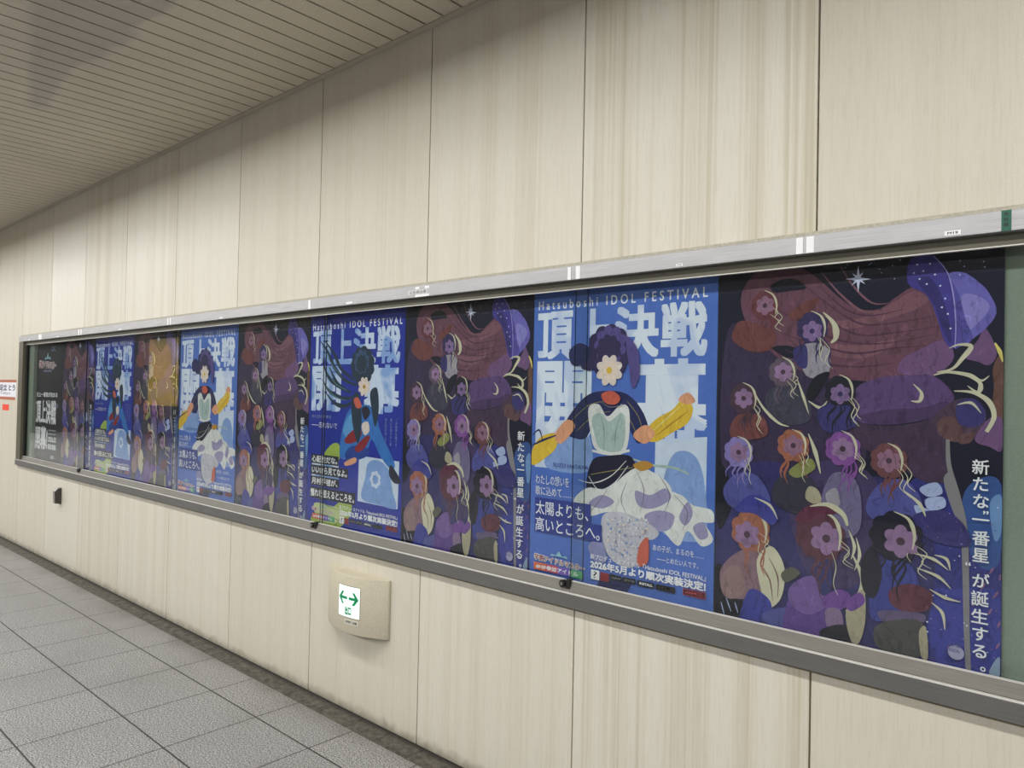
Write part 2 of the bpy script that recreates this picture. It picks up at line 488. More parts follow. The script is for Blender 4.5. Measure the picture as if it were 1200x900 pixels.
mb.box(CX0+0.1, CX1, 0.002, 0.015, 1.7700, 1.7725, EDGE)
part(mb, 'glass_track')['label'] = 'dark olive upper glass track'
mb = MB()
mb.box(CX0, CX1, -0.022, 0.004, CZ0, 0.752, SILL, 0.001)
sill = part(mb, 'sill'); sill['label'] = 'dark grey bottom rail'
mb = MB(); mb.box(CX0+0.02, CX1, -0.0225, -0.010, 0.752, 0.7555, EDGE, 0.0008); part(mb, 'lip_highlight', sill)  # pale strip painted in for the light caught on the sill top
mb = MB(); mb.box(CX0, CX1, -0.008, 0.02, CZ0-0.008, CZ0, CAULK_D); part(mb, 'caulk_line', sill)
mb = MB()
mb.prism([(-0.008, 0.7535), (0.0125, 0.7535), (0.0125, 0.7880), (0.004, 0.7880)], 'x', CX0+0.1, CX1, RAIL)
mb.box(CX0+0.1, CX1, 0.003, 0.0135, 0.7880, 0.7905, EDGE)  # pale colour stands in for the light line along the rail top
mb.box(CX0+0.1, CX1, -0.010, 0.0, 0.7530, 0.7555, RUBBER)
part(mb, 'lower_glass_track')
mb = MB()
mb.box(CX0, CX0+0.118, -0.018, 0.012, CZ0+0.01, 1.802, OLIVE, 0.001)
mb.box(CX0+0.118, CX0+0.150, 0.004, 0.014, CZ0+0.02, 1.80, RUBBER)
part(mb, 'side_jamb')['label'] = 'olive grey upright at the left end'

# sliding panes in two tracks
panes = [(-1.535, 0.075, 0.0205), (-3.040, -1.492, 0.0305), (-4.625, -3.005, 0.0205), (-6.185, -4.590, 0.0305), (-7.600, -6.145, 0.0205), (0.03, 1.28, 0.0305)]
for (a, b_, y) in panes:
    mb = MB(); h = 0.0025
    i = mb.mi(GLASS); j = mb.mi(GLASSEDGE)
    v = [mb.bm.verts.new(p) for p in ((a,y-h,0.785),(b_,y-h,0.785),(b_,y+h,0.785),(a,y+h,0.785),(a,y-h,1.785),(b_,y-h,1.785),(b_,y+h,1.785),(a,y+h,1.785))]
    for q, mi_ in (((0,3,2,1),j),((4,5,6,7),j),((0,1,5,4),i),((1,2,6,5),j),((2,3,7,6),i),((3,0,4,7),j)):
        mb.bm.faces.new([v[t] for t in q]).material_index = mi_
    part(mb, 'glass_pane')
for xc in (-1.548, -3.045, -6.19):
    mb = MB()
    mb.prism([(xc-0.011+0.022*(0.5+0.5*math.cos(t*math.pi/6)), 0.778+0.013*math.sin(t*math.pi/6)) for t in range(12)], 'y', -0.012, 0.012, RUBBER)
    mb.prism([(xc+0.004*math.cos(t*math.pi/6), 0.778+0.006*math.sin(t*math.pi/6)) for t in range(12)], 'y', -0.014, -0.011, STOPL)
    mb.box(xc+0.012, xc+0.030, -0.006, 0.014, 0.762, 0.795, RUBBER, 0.002)
    part(mb, 'pane_lock')

# tape, stickers and tags on the top rail
def on_rail(name, x0, x1, z0, z1, mat, texts=(), label=None, up=False):
    mb = MB(); mb.box(x0, x1, -0.0212, -0.0198, z0, z1, mat)
    for (t, bx, bold, tm) in texts:
        write(mb, t, tm, bx, -0.0214, bold)
    o = part(mb, name, header)
    if label: o['label'] = label
    return o
for (a, b_) in ((-0.769, -0.751), (-0.742, -0.722), (-1.541, -1.527), (-1.507, -1.489), (-3.105, -3.085), (-4.665, -4.648), (-4.63, -4.612), (-6.23, -6.205), (-6.18, -6.155), (-7.18, -7.10)):
    on_rail('tape_strip', a, b_, 1.801, 1.8445, TAPE, label='white tape strip')
on_rail('number_tag', -0.418, -0.384, 1.8045, 1.8155, TAPE, [('M19', (-0.412, 1.8072, -0.390, 1.8130), 0.02, BLACKINK)], 'small white tag with black lettering')
on_rail('number_tag', -1.130, -1.108, 1.8045, 1.8125, TAPE, [('M18', (-1.126, 1.8065, -1.112, 1.8105), 0.02, BLACKINK)], 'small white tag with black lettering')
on_rail('number_tag', -2.80, -2.755, 1.8045, 1.814, TAPE)
on_rail('number_tag', -3.99, -3.955, 1.8045, 1.812, TAPE)
on_rail('number_tag', -5.44, -5.39, 1.8045, 1.812, TAPE)
on_rail('number_tag', -6.72, -6.67, 1.8045, 1.812, TAPE)
on_rail('number_tag', -7.46, -7.41, 1.8045, 1.812, TAPE)
mb = MB(); mb.box(-0.3045, -0.2855, -0.0214, -0.0196, 1.8005, 1.8475, GREEN)
for k, ch in enumerate('本社表'): write(mb, ch, BLACKINK, (-0.3005, 1.834-0.012*k, -0.2900, 1.8435-0.012*k), -0.0216, 0.02)
part(mb, 'green_tape', header)['label'] = 'dark green tape with black writing'
for (a, b_, z0, z1) in ((-2.325, -2.300, 1.832, 1.842), (-2.268, -2.240, 1.832, 1.842), (-2.325, -2.240, 1.801, 1.811)):
    on_rail('tape_strip', a, b_, z0, z1, TAPE)
on_rail('paper_label', -2.37, -2.25, 1.812, 1.830, flat('label_paper', (206, 206, 206), 0.5), [('広告掲出面', (-2.362, 1.815, -2.258, 1.827), 0.0, BLACKINK)], 'pale paper label with black print')

# ------------------------------------------------------------------ posters
POS_W, POS_H, POS_Z, POS_Y = 0.7215, 1.026, 0.765, 0.0545
INK = {
 'amber': (166, 98, 62), 'amber_fleck': (190, 140, 60), 'auburn': (104, 50, 48), 'azure': (52, 116, 196), 'azure_dk': (34, 66, 150), 'azure_lt': (92, 158, 216),
 'badge': (178, 180, 206), 'beige_mauve': (136, 106, 108), 'bronze': (104, 70, 48), 'burgundy': (96, 38, 56), 'charcoal': (44, 46, 54), 'chest_dark': (78, 44, 56),
 'chest_light': (130, 84, 88), 'chestnut': (106, 64, 72), 'coral': (204, 96, 78), 'cream': (206, 200, 176), 'cream_dull': (172, 164, 140), 'cream_skin': (228, 212, 206),
 'crimson': (140, 36, 46), 'dash_mauve': (140, 96, 130), 'glitter': (196, 194, 208), 'glitter_dk': (140, 142, 190), 'gold': (228, 188, 62), 'gold_dark': (186, 138, 36),
 'gold_pale': (232, 214, 122), 'greyviolet': (112, 106, 138), 'iceblue': (170, 182, 224), 'indigo': (52, 44, 88), 'indigo_dk': (44, 38, 80), 'indigo_lt': (88, 76, 142),
 'indigo_patch': (46, 46, 106), 'ink': (20, 20, 34), 'ink2': (30, 28, 46), 'inset_blue': (128, 162, 220), 'inset_mid': (136, 164, 220), 'inset_pale': (206, 218, 240),
 'lav_mauve': (136, 108, 154), 'lavender': (136, 126, 190), 'lilac_shade': (156, 150, 190), 'lime': (164, 186, 84), 'lime_dull': (138, 140, 84), 'lime_pale': (196, 206, 146),
 'maroon': (88, 44, 50), 'mauve': (88, 62, 110), 'mauve_dark': (66, 46, 84), 'mauve_grey': (136, 112, 142), 'mauve_mid': (112, 78, 118), 'mint': (172, 192, 190),
 'mint_dark': (112, 134, 138), 'moss': (66, 70, 58), 'moss_line': (66, 96, 60), 'navy_dark': (28, 28, 54), 'navy_leaf': (34, 40, 92), 'night': (19, 20, 42),
 'olive': (88, 92, 66), 'olive_line': (142, 132, 84), 'orchid': (132, 74, 150), 'pale_mist': (140, 170, 190), 'peach': (226, 160, 124), 'peach_lt': (238, 216, 204),
 'pearl': (222, 224, 226), 'peri_dark': (78, 74, 160), 'peri_light': (142, 138, 212), 'peri_rim': (168, 164, 226), 'periwinkle': (108, 104, 192), 'petal_line': (112, 104, 122),
 'pink_mauve': (152, 118, 154), 'plum': (86, 58, 134), 'plum_bright': (112, 66, 148), 'plum_grey': (96, 82, 112), 'plum_light': (116, 86, 152), 'rose_mauve': (150, 108, 126),
 'royal_cap': (50, 58, 146), 'royal_deep': (36, 44, 124), 'royal_dk2': (40, 46, 96), 'royal_leaf': (44, 58, 138), 'royal_mid': (44, 56, 150), 'royal_night': (26, 30, 78),
 'rust': (112, 58, 46), 'sash': (92, 38, 46), 'sienna': (108, 62, 56), 'sky_glow': (110, 158, 206), 'slate': (52, 56, 66), 'slate_blue': (74, 82, 152),
 'star_white': (216, 220, 250), 'stone_light': (164, 160, 164), 'swash': (136, 132, 138), 'tan_patch': (150, 122, 112), 'taupe': (92, 78, 84), 'teal_dk': (32, 52, 72),
 'teal_glow': (44, 84, 148), 'teal_line': (98, 138, 148), 'teal_md': (52, 78, 116), 'umber': (58, 42, 60), 'umber2': (70, 50, 62), 'umber3': (96, 66, 58),
 'umber_d': (66, 44, 50), 'violet': (58, 52, 140), 'violet_dark': (40, 36, 104), 'white_petal': (226, 226, 226),
 'plum_shade': (44, 34, 60), 'plum_shade2': (60, 48, 86), 'royal_night2': (36, 38, 92), 'night_base': (20, 21, 46), 'sky_base': (80, 114, 200), 'royal_base': (26, 46, 158), 'black_base': (17, 18, 34), 'white': (242, 242, 248), 'slogan_box': (36, 56, 146),
 'black_box': (20, 26, 44), 'logo_red': (150, 44, 40), 'logo_cyan': (150, 200, 216), 'stripe_orange': (226, 110, 70), 'stripe_red': (206, 70, 90), 'stripe_violet': (120, 90, 190), 'stripe_green': (84, 170, 120),
 'badge_black': (24, 24, 30), 'grey_bar': (160, 164, 176), 'dim_text': (150, 160, 205), 'stamp_red': (190, 70, 80),
}
ART_NIGHT = [
 ('Q','royal_night',[(3,409),(160,424),(718,415),(718,3),(395,2),(3,2)]),
 ('P','royal_deep',[(512,423),(606,443),(679,309),(718,277),(718,3),(555,8),(456,59)]),
 ('Q','royal_deep',[(647,386),(718,395),(718,2),(643,2)]),
 ('P','teal_glow',[(639,416),(677,470),(718,455),(718,297),(696,256),(658,286)]),
 ('P','sky_glow',[(695,412),(718,431),(718,346),(704,329)]),
 ('P','royal_mid',[(563,166),(627,199),(718,198),(718,3),(592,11)]),
 ('P','plum_shade',[(24,816),(102,863),(296,807),(408,646),(410,446),(304,253),(163,232),(25,412)]),
 ('P','royal_night2',[(9,411),(159,472),(302,437),(472,452),(561,376),(581,191),(517,9),(307,25),(37,26),(12,210)]),
 ('P','plum_shade2',[(220,430),(356,487),(452,428),(454,254),(372,151),(259,200)]),
 ('P','ink',[(8,461),(58,365),(20,261),(3,309)]),
 ('P','ink',[(8,158),(76,96),(90,25),(3,6)]),
 ('P','chestnut',[(70,934),(100,999),(163,1025),(236,1015),(290,979),(351,919),(394,889),(447,885),(487,913),(530,936),(568,913),(591,870),(603,806),(581,772),(551,734),(509,713),(469,687),(418,698),(354,704),(286,714),(204,750),(144,800),(97,850)]),
 ('P','night',[(159,969),(195,985),(236,979),(260,954),(213,950),(171,949)]),
 ('P','night',[(166,792),(215,797),(255,773),(215,762)]),
 ('P','chest_light',[(487,904),(530,925),(561,903),(536,880),(477,861),(384,837),(296,848),(226,876),(307,862),(395,862),(447,881)]),
 ('P','chest_light',[(285,807),(385,792),(488,804),(428,762),(342,764)]),
 ('R','chest_dark',[(248,969),(329,897),(406,848),(488,848),(580,860)],(1,6,1)),
 ('R','chest_dark',[(225,928),(307,871),(395,821),(488,822),(588,834)],(1,6,1)),
 ('R','chest_dark',[(164,908),(250,860),(341,810),(448,795),(575,814)],(1,6,1)),
 ('R','chest_dark',[(190,834),(274,803),(385,772),(488,783),(566,787)],(1,6,1)),
 ('R','chest_dark',[(203,786),(297,749),(396,736),(489,746)],(1,6,1)),
 ('R','chest_dark',[(294,958),(362,891),(426,869),(507,881)],(1,6,1)),
 ('R','chest_light',[(298,997),(351,930),(409,881),(467,884)],(2,7,2)),
 ('R','chest_light',[(350,1006),(383,950),(430,902),(477,899)],(2,6,1)),
 ('P','mauve_mid',[(505,756),(543,777),(581,797),(607,792),(618,758),(600,729),(570,713),(525,713),(493,722)]),
 ('P','mauve',[(393,680),(449,707),(513,713),(570,713),(608,682),(619,651),(595,621),(539,602),(460,588),(404,593),(389,628)]),
 ('P','mauve_dark',[(400,606),(470,626),(548,632),(601,650),(608,630),(545,600),(450,586)]),
 ('P','umber',[(388,583),(471,584),(549,598),(595,621),(609,547),(610,464),(560,449),(492,486),(426,518),(384,534)]),
 ('P','umber2',[(577,608),(619,651),(658,655),(685,622),(676,575),(641,559),(596,563)]),
 ('P','indigo_patch',[(626,647),(662,656),(686,622),(669,591),(630,597)]),
 ('P','umber3',[(583,598),(616,613),(641,573),(627,552),(594,563)]),
 ('P','umber3',[(627,564),(662,578),(656,554),(634,548)]),
 ('P','bronze',[(699,732),(718,756),(718,593),(697,616),(701,682)]),
 ('P','mauve_mid',[(663,560),(693,612),(718,609),(718,538),(694,544)]),
 ('P','mauve_mid',[(666,794),(683,824),(706,768),(692,737),(668,745),(640,758)]),
 ('P','periwinkle',[(603,957),(638,960),(673,930),(691,904),(705,863),(688,829),(657,800),(632,783),(614,792),(613,879)]),
 ('P','peri_light',[(635,908),(670,900),(691,874),(665,835),(635,811),(624,857)]),
 ('P','peri_dark',[(605,942),(627,909),(642,846),(657,802),(632,783),(614,792)]),
 ('P','violet',[(512,961),(518,1002),(545,1014),(575,1006),(601,967),(615,910),(621,841),(618,779),(596,800),(580,856),(557,912),(522,936)]),
 ('P','violet_dark',[(536,948),(564,956),(593,901),(610,827),(610,792),(592,828),(572,892)]),
 ('R','peri_rim',[(571,1009),(601,967),(615,910),(621,841),(620,779)],(2,3,2)),
 ('E','star_white',[(535,991)],2.2,2.2,0),
 ('E','star_white',[(549,973)],2.2,2.2,0),
 ('E','star_white',[(564,990)],2.2,2.2,0),
 ('E','star_white',[(575,962)],2.2,2.2,0),
 ('E','star_white',[(587,933)],2.2,2.2,0),
 ('E','star_white',[(557,940)],2.2,2.2,0),
 ('E','star_white',[(598,901)],2.2,2.2,0),
 ('E','star_white',[(604,863)],2.2,2.2,0),
 ('E','star_white',[(591,880)],2.2,2.2,0),
 ('E','star_white',[(610,827)],2.2,2.2,0),
 ('E','star_white',[(528,970)],2.2,2.2,0),
 ('E','star_white',[(541,954)],2.2,2.2,0),
 ('R','cream',[(607,779),(629,787),(654,782),(636,754),(615,729),(582,721)],(1,12,2)),
 ('R','cream',[(574,713),(607,721),(651,713),(675,700),(692,712)],(2,10,1)),
 ('R','cream',[(636,717),(672,696),(669,672),(647,688)],(1,11,1)),
 ('R','cream',[(529,692),(548,670),(544,649),(525,649)],(1,10,2)),
 ('R','cream',[(619,675),(658,672),(690,652),(702,616),(687,579)],(2,12,8)),
 ('R','cream',[(626,642),(655,647),(676,623)],(1,7,1)),
 ('R','gold_pale',[(702,789),(712,768),(718,744)],(3,9,2)),
 ('R','swash',[(607,557),(610,495),(628,425),(643,345),(648,224),(651,103),(655,13)],(8,15,11)),
 ('P','swash',[(599,463),(617,473),(639,385),(629,363),(607,422)]),
 ('Q','star_white',[(395,1003),(400,971),(427,964),(400,962),(396,931),(391,963),(363,970),(391,972)]),
 ('Q','star_white',[(408,984),(400,969),(413,952),(396,963),(379,951),(391,968),(380,984),(395,974)]),
 ('P','rust',[(45,835),(71,874),(140,856),(178,830),(159,787),(103,784),(56,810)]),
 ('P','rust',[(214,886),(267,920),(295,923),(277,896),(231,866)]),
 ('F','auburn',[(144,914)],43,8,0.12),
 ('R','auburn',[(148,894),(164,864),(159,835),(173,809)],(2,6.959594298959723,1)),
 ('R','auburn',[(166,908),(178,879),(166,850),(173,825)],(2,6.595898212547697,1)),
 ('R','auburn',[(165,907),(176,886),(165,866),(172,849)],(2,6.175043436943722,1)),
 ('R','auburn',[(145,910),(153,889),(136,869),(138,852)],(2,7.665381487234208,1)),
 ('R','auburn',[(157,906),(173,886),(168,868),(181,851)],(2,6.469810081864466,1)),
 ('R','cream',[(158,913),(182,894),(173,879),(190,867)],(1,2.6,1)),
 ('R','cream',[(160,888),(184,867),(175,851),(192,838)],(1,2.6,1)),
 ('R','cream',[(174,898),(194,879),(186,864),(200,853)],(1,2.6,1)),
 ('F','rose_mauve',[(144,914)],27.993000000000002,6,0.26),
 ('E','umber_d',[(144,914)],6.88,6.88,0),
 ('R','cream',[(141,958),(167,943),(178,915),(175,888)],(1,6.88,2)),
 ('P','stone_light',[(246,789),(292,802),(324,778),(320,714),(263,714)]),
 ('P','indigo_patch',[(227,785),(262,796),(265,737),(239,742)]),
 ('F','indigo_dk',[(278,845)],44,8,0.12),
 ('R','indigo_dk',[(305,820),(326,785),(324,750),(342,721)],(2,5.195155591415471,1)),
 ('R','indigo_dk',[(263,836),(271,814),(249,793),(248,774)],(2,5.20543640307785,1)),
 ('R','indigo_dk',[(281,840),(297,813),(289,787),(300,765)],(2,5.239831726412515,1)),
 ('R','indigo_dk',[(296,826),(307,797),(290,770),(292,745)],(2,6.818676536563637,1)),
 ('R','indigo_dk',[(241,815),(248,781),(222,749),(218,720)],(2,7.379523557552519,1)),
 ('R','cream',[(292,819),(306,790),(301,765),(311,747)],(1,2.6,1)),
 ('R','cream',[(291,842),(301,807),(298,776),(305,753)],(1,2.6,1)),
 ('R','cream',[(296,820),(325,784),(314,753),(335,731)],(1,2.6,1)),
 ('F','lav_mauve',[(278,835)],28.644000000000002,6,0.26),
 ('E','indigo_dk',[(278,835)],7.04,7.04,0),
 ('R','cream',[(274,891),(301,875),(312,846),(309,818)],(1,7.04,2)),
 ('R','cream',[(307,885),(336,851),(341,816),(328,801)],(2,18,4)),
 ('P','slate',[(151,661),(200,685),(257,667),(281,609),(249,578),(169,589)]),
 ('F','taupe',[(199,724)],42,8,0.12),
 ('R','taupe',[(187,713),(198,687),(188,660),(196,638)],(2,4.432211476259331,1)),
 ('R','taupe',[(210,703),(226,686),(222,670),(236,656)],(2,7.783200740168735,1)),
 ('R','taupe',[(172,713),(185,685),(176,657),(186,633)],(2,5.359838106503378,1)),
 ('R','taupe',[(220,708),(229,688),(215,668),(219,651)],(2,4.709911102019954,1)),
 ('R','taupe',[(171,717),(185,688),(178,659),(190,635)],(2,4.646117857698465,1)),
 ('R','cream',[(211,699),(226,679),(221,662),(231,649)],(1,2.6,1)),
 ('R','cream',[(214,709),(236,688),(228,670),(243,657)],(1,2.6,1)),
 ('R','cream',[(218,722),(241,707),(232,695),(248,686)],(1,2.6,1)),
 ('F','pink_mauve',[(199,724)],27.342,6,0.26),
 ('E','umber_d',[(199,724)],6.72,6.72,0),
 ('R','cream',[(196,766),(220,752),(231,726),(228,701)],(1,6.72,2)),
 ('R','cream',[(240,702),(257,655),(272,609)],(2,8,1)),
 ('R','cream',[(271,644),(303,626),(321,645)],(2,9,1)),
 ('P','ink',[(264,662),(286,709),(325,723),(309,686),(280,644)]),
 ('P','indigo_patch',[(295,616),(339,641),(387,624),(392,579),(318,562)]),
 ('F','ink2',[(354,673)],42,8,0.12),
 ('R','ink2',[(350,647),(357,617),(337,586),(336,560)],(2,7.799194250487595,1)),
 ('R','ink2',[(359,648),(366,623),(345,597),(343,574)],(2,4.596981378161031,1)),
 ('R','ink2',[(372,661),(384,628),(372,593),(377,565)],(2,7.409010683574971,1)),
 ('R','ink2',[(381,657),(393,628),(381,598),(388,572)],(2,5.916169800580606,1)),
 ('R','ink2',[(336,658),(344,633),(324,607),(323,586)],(2,7.953550801627393,1)),
 ('R','cream',[(386,655),(402,633),(396,613),(407,599)],(1,2.6,1)),
 ('R','cream',[(368,665),(391,634),(383,606),(399,587)],(1,2.6,1)),
 ('R','cream',[(374,650),(397,622),(388,597),(404,580)],(1,2.6,1)),
 ('F','lav_mauve',[(354,664)],27.342,6,0.26),
 ('E','indigo_dk',[(354,664)],6.72,6.72,0),
 ('R','cream',[(351,716),(375,703),(385,676),(383,649)],(1,6.72,2)),
 ('P','rust',[(44,559),(70,600),(132,602),(157,574),(148,539),(61,527)]),
 ('F','umber_d',[(85,648)],45,8,0.12),
 ('R','umber_d',[(92,626),(103,598),(88,570),(93,547)],(2,5.1234082232484965,1)),
 ('R','umber_d',[(80,625),(96,604),(88,581),(100,563)],(2,7.782190213801663,1)),
 ('R','umber_d',[(91,630),(96,605),(73,578),(71,556)],(2,5.0027691521020206,1)),
 ('R','umber_d',[(92,633),(110,606),(105,579),(120,557)],(2,7.190503786700089,1)),
 ('R','umber_d',[(71,628),(87,599),(81,569),(94,544)],(2,5.400180605719484,1)),
 ('R','cream',[(115,624),(136,594),(128,567),(143,548)],(1,2.6,1)),
 ('R','cream',[(117,634),(134,616),(128,600),(140,589)],(1,2.6,1)),
 ('R','cream',[(115,622),(131,596),(125,573),(136,557)],(1,2.6,1)),
 ('F','pink_mauve',[(85,648)],29.294999999999998,6,0.26),
 ('E','umber_d',[(85,648)],7.2,7.2,0),
 ('R','cream',[(81,694),(109,680),(121,651),(118,623)],(1,7.2,2)),
 ('R','cream',[(110,677),(144,622),(187,582),(218,572)],(2,9,2)),
 ('P','slate_blue',[(26,375),(62,426),(122,431),(160,388),(161,347),(59,328)]),
 ('F','lavender',[(72,491)],46,8,0.12),
 ('R','lavender',[(83,470),(91,441),(71,410),(72,385)],(2,6.32338120092318,1)),
 ('R','lavender',[(79,477),(94,449),(85,419),(96,395)],(2,6.547466673574032,1)),
 ('R','lavender',[(83,487),(91,463),(70,437),(71,415)],(2,6.600468253515444,1)),
 ('R','lavender',[(48,468),(64,450),(54,430),(65,415)],(2,5.886342018239496,1)),
 ('R','lavender',[(49,484),(56,461),(35,436),(35,417)],(2,4.726188852866347,1)),
 ('R','cream',[(89,491),(105,470),(99,450),(110,437)],(1,2.6,1)),
 ('R','cream',[(98,476),(108,446),(105,419),(112,401)],(1,2.6,1)),
 ('R','cream',[(85,480),(96,458),(92,438),(100,425)],(1,2.6,1)),
 ('F','pink_mauve',[(72,491)],29.946,6,0.26),
 ('E','umber_d',[(72,491)],7.36,7.36,0),
 ('R','cream',[(67,538),(97,525),(109,496),(106,467)],(1,7.36,2)),
 ('P','charcoal',[(172,389),(208,445),(267,443),(307,391),(292,332),(198,344)]),
 ('P','lime_dull',[(220,448),(255,479),(283,486),(290,459),(244,432)]),
 ('P','cream_dull',[(275,411),(302,402),(309,364),(268,376)]),
 ('F','amber',[(231,520)],46,8,0.12),
 ('R','amber',[(203,495),(214,478),(199,458),(204,443)],(2,6.454256364744378,1)),
 ('R','amber',[(202,502),(212,477),(197,450),(201,428)],(2,7.833202014911716,1)),
 ('R','amber',[(247,508),(263,483),(258,456),(272,435)],(2,5.47777087889529,1)),
 ('R','amber',[(205,501),(218,471),(208,440),(217,414)],(2,7.871987674623222,1)),
 ('R','amber',[(234,508),(251,492),(248,474),(263,461)],(2,4.431673357666796,1)),
 ('R','cream',[(254,505),(261,481),(258,459),(264,443)],(1,2.6,1)),
 ('R','cream',[(260,512),(273,494),(268,477),(278,466)],(1,2.6,1)),
 ('R','cream',[(248,495),(261,466),(257,439),(266,421)],(1,2.6,1)),
 ('F','rose_mauve',[(231,520)],29.946,6,0.26),
 ('E','umber_d',[(231,520)],7.36,7.36,0),
 ('R','cream',[(227,565),(254,552),(265,525),(262,497)],(1,7.36,2)),
 ('R','cream',[(272,555),(292,505),(306,449)],(2,12,2)),
 ('P','greyviolet',[(309,380),(335,449),(379,453),(407,413),(408,313),(359,284),(321,324)]),
 ('P','stone_light',[(320,393),(346,414),(358,374),(336,358)]),
 ('F','orchid',[(363,519)],47,8,0.12),
 ('R','orchid',[(388,499),(398,463),(379,424),(380,392)],(2,5.985222019286999,1)),
 ('R','orchid',[(352,504),(374,476),(373,447),(391,423)],(2,5.145593409040314,1)),
 ('R','orchid',[(356,510),(372,483),(362,453),(372,429)],(2,5.172412396668687,1)),
 ('R','orchid',[(379,492),(385,462),(360,430),(355,404)],(2,5.095150477989666,1)),
 ('R','orchid',[(390,494),(399,469),(380,442),(381,420)],(2,4.619062624021062,1)),
 ('R','cream',[(398,512),(419,486),(411,461),(426,445)],(1,2.6,1)),
 ('R','cream',[(391,501),(415,482),(406,463),(423,451)],(1,2.6,1)),
 ('R','cream',[(393,511),(412,487),(405,465),(418,451)],(1,2.6,1)),
 ('F','pink_mauve',[(363,519)],30.597,6,0.26),
 ('E','umber_d',[(363,519)],7.5200000000000005,7.5200000000000005,0),
 ('R','cream',[(359,567),(386,553),(397,524),(394,495)],(1,7.5200000000000005,2)),
 ('P','slate_blue',[(422,370),(452,433),(512,451),(551,406),(542,363),(453,341)]),
 ('P','iceblue',[(547,433),(584,451),(597,426),(566,414)]),
 ('P','iceblue',[(560,407),(598,417),(603,393),(570,381)]),
 ('P','iceblue',[(536,390),(570,381),(580,361),(548,361)]),
 ('P','indigo_patch',[(532,362),(598,384),(643,355),(653,305),(571,310)]),
 ('R','cream',[(512,423),(547,395),(561,365)],(2,9,2)),
 ('F','sienna',[(476,496)],46,8,0.12),
 ('R','sienna',[(458,476),(470,451),(458,424),(463,402)],(2,6.980068737645088,1)),
 ('R','sienna',[(478,490),(486,464),(469,435),(470,412)],(2,7.666292879211921,1)),
 ('R','sienna',[(497,478),(502,447),(480,413),(476,384)],(2,5.710926133242014,1)),
 ('R','sienna',[(477,472),(491,446),(482,418),(491,395)],(2,7.646861250436318,1)),
 ('R','sienna',[(464,480),(482,458),(478,434),(492,416)],(2,5.185794397148033,1)),
 ('R','cream',[(505,496),(529,468),(520,441),(537,424)],(1,2.6,1)),
 ('R','cream',[(497,488),(520,457),(511,427),(527,407)],(1,2.6,1)),
 ('R','cream',[(491,482),(509,457),(502,433),(514,418)],(1,2.6,1)),
 ('F','rose_mauve',[(476,496)],29.946,6,0.26),
 ('E','umber_d',[(476,496)],7.36,7.36,0),
 ('R','cream',[(472,541),(497,528),(507,501),(504,473)],(1,7.36,2)),
 ('P','beige_mauve',[(22,141),(61,192),(125,226),(175,210),(159,111),(89,69),(31,82)]),
 ('P','tan_patch',[(22,111),(56,161),(93,143),(94,84),(42,64)]),
 ('P','cream',[(133,191),(175,234),(212,180),(204,96),(165,60),(145,109)]),
 ('R','sienna',[(143,181),(171,138),(180,82)],(1,4,1)),
 ('R','sienna',[(163,208),(193,153),(194,94)],(1,4,1)),
 ('P','royal_mid',[(85,29),(114,103),(165,89),(178,55),(153,19),(95,6)]),
 ('P','slate_blue',[(153,43),(226,72),(238,21),(166,12)]),
 ('F','amber',[(112,268)],60,8,0.12),
 ('R','amber',[(92,256),(110,220),(97,179),(108,148)],(2,4.273677251715489,1)),
 ('R','amber',[(83,233),(106,201),(99,164),(115,136)],(2,4.102213362844336,1)),
 ('R','amber',[(126,235),(152,203),(151,166),(173,139)],(2,4.195571694474667,1)),
 ('R','amber',[(136,260),(155,222),(144,180),(156,147)],(2,6.849773463453248,1)),
 ('R','amber',[(74,249),(100,226),(96,199),(116,179)],(2,6.442447757282437,1)),
 ('R','cream',[(139,266),(165,248),(155,228),(173,218)],(1,2.6,1)),
 ('R','cream',[(131,257),(139,237),(136,217),(142,204)],(1,2.6,1)),
 ('R','cream',[(144,246),(177,228),(164,205),(187,195)],(1,2.6,1)),
 ('F','pink_mauve',[(102,257)],39.06,6,0.26),
 ('E','umber_d',[(102,257)],9.6,9.6,0),
 ('R','cream',[(106,329),(144,314),(159,279),(155,241)],(1,9.6,2)),
 ('P','royal_cap',[(64,329),(110,371),(160,364),(191,320),(174,294),(124,319),(80,318)]),
 ('R','cream',[(123,365),(168,348),(191,312)],(1,8,1)),
 ('P','plum',[(210,2),(225,100),(260,154),(317,141),(346,79),(341,5),(262,2)]),
 ('P','plum_light',[(225,124),(271,167),(310,163),(333,110),(284,66),(237,79)]),
 ('P','royal_dk2',[(293,210),(331,223),(339,145),(310,128)]),
 ('P','olive',[(203,162),(231,186),(255,171),(217,141)]),
 ('P','plum_bright',[(317,118),(361,149),(389,132),(362,93),(324,92)]),
 ('P','mauve_grey',[(324,86),(361,96),(369,50),(334,36)]),
 ('P','ink2',[(312,31),(373,58),(395,18),(325,2)]),
 ('R','cream',[(392,244),(418,182),(406,125),(377,94)],(3,18,5)),
 ('P','cream_dull',[(377,96),(418,160),(425,85),(411,22),(390,22)]),
 ('P','plum_bright',[(376,116),(410,150),(423,126),(389,97)]),
 ('F','maroon',[(308,281)],68,10,0.12),
 ('R','maroon',[(294,259),(318,219),(302,173),(312,138)],(2,7.754152049307666,1)),
 ('R','maroon',[(288,269),(314,238),(301,201),(315,173)],(2,6.525383731065606,1)),
 ('R','maroon',[(303,236),(325,193),(307,143),(317,105)],(2,5.052986891960684,1)),
 ('R','maroon',[(307,264),(334,224),(324,179),(340,144)],(2,4.535123402119542,1)),
 ('R','maroon',[(272,254),(299,222),(288,184),(304,156)],(2,6.853185237011053,1)),
 ('R','cream',[(350,283),(383,258),(371,231),(394,216)],(1,2.6,1)),
 ('R','cream',[(333,256),(350,208),(344,162),(356,132)],(1,2.6,1)),
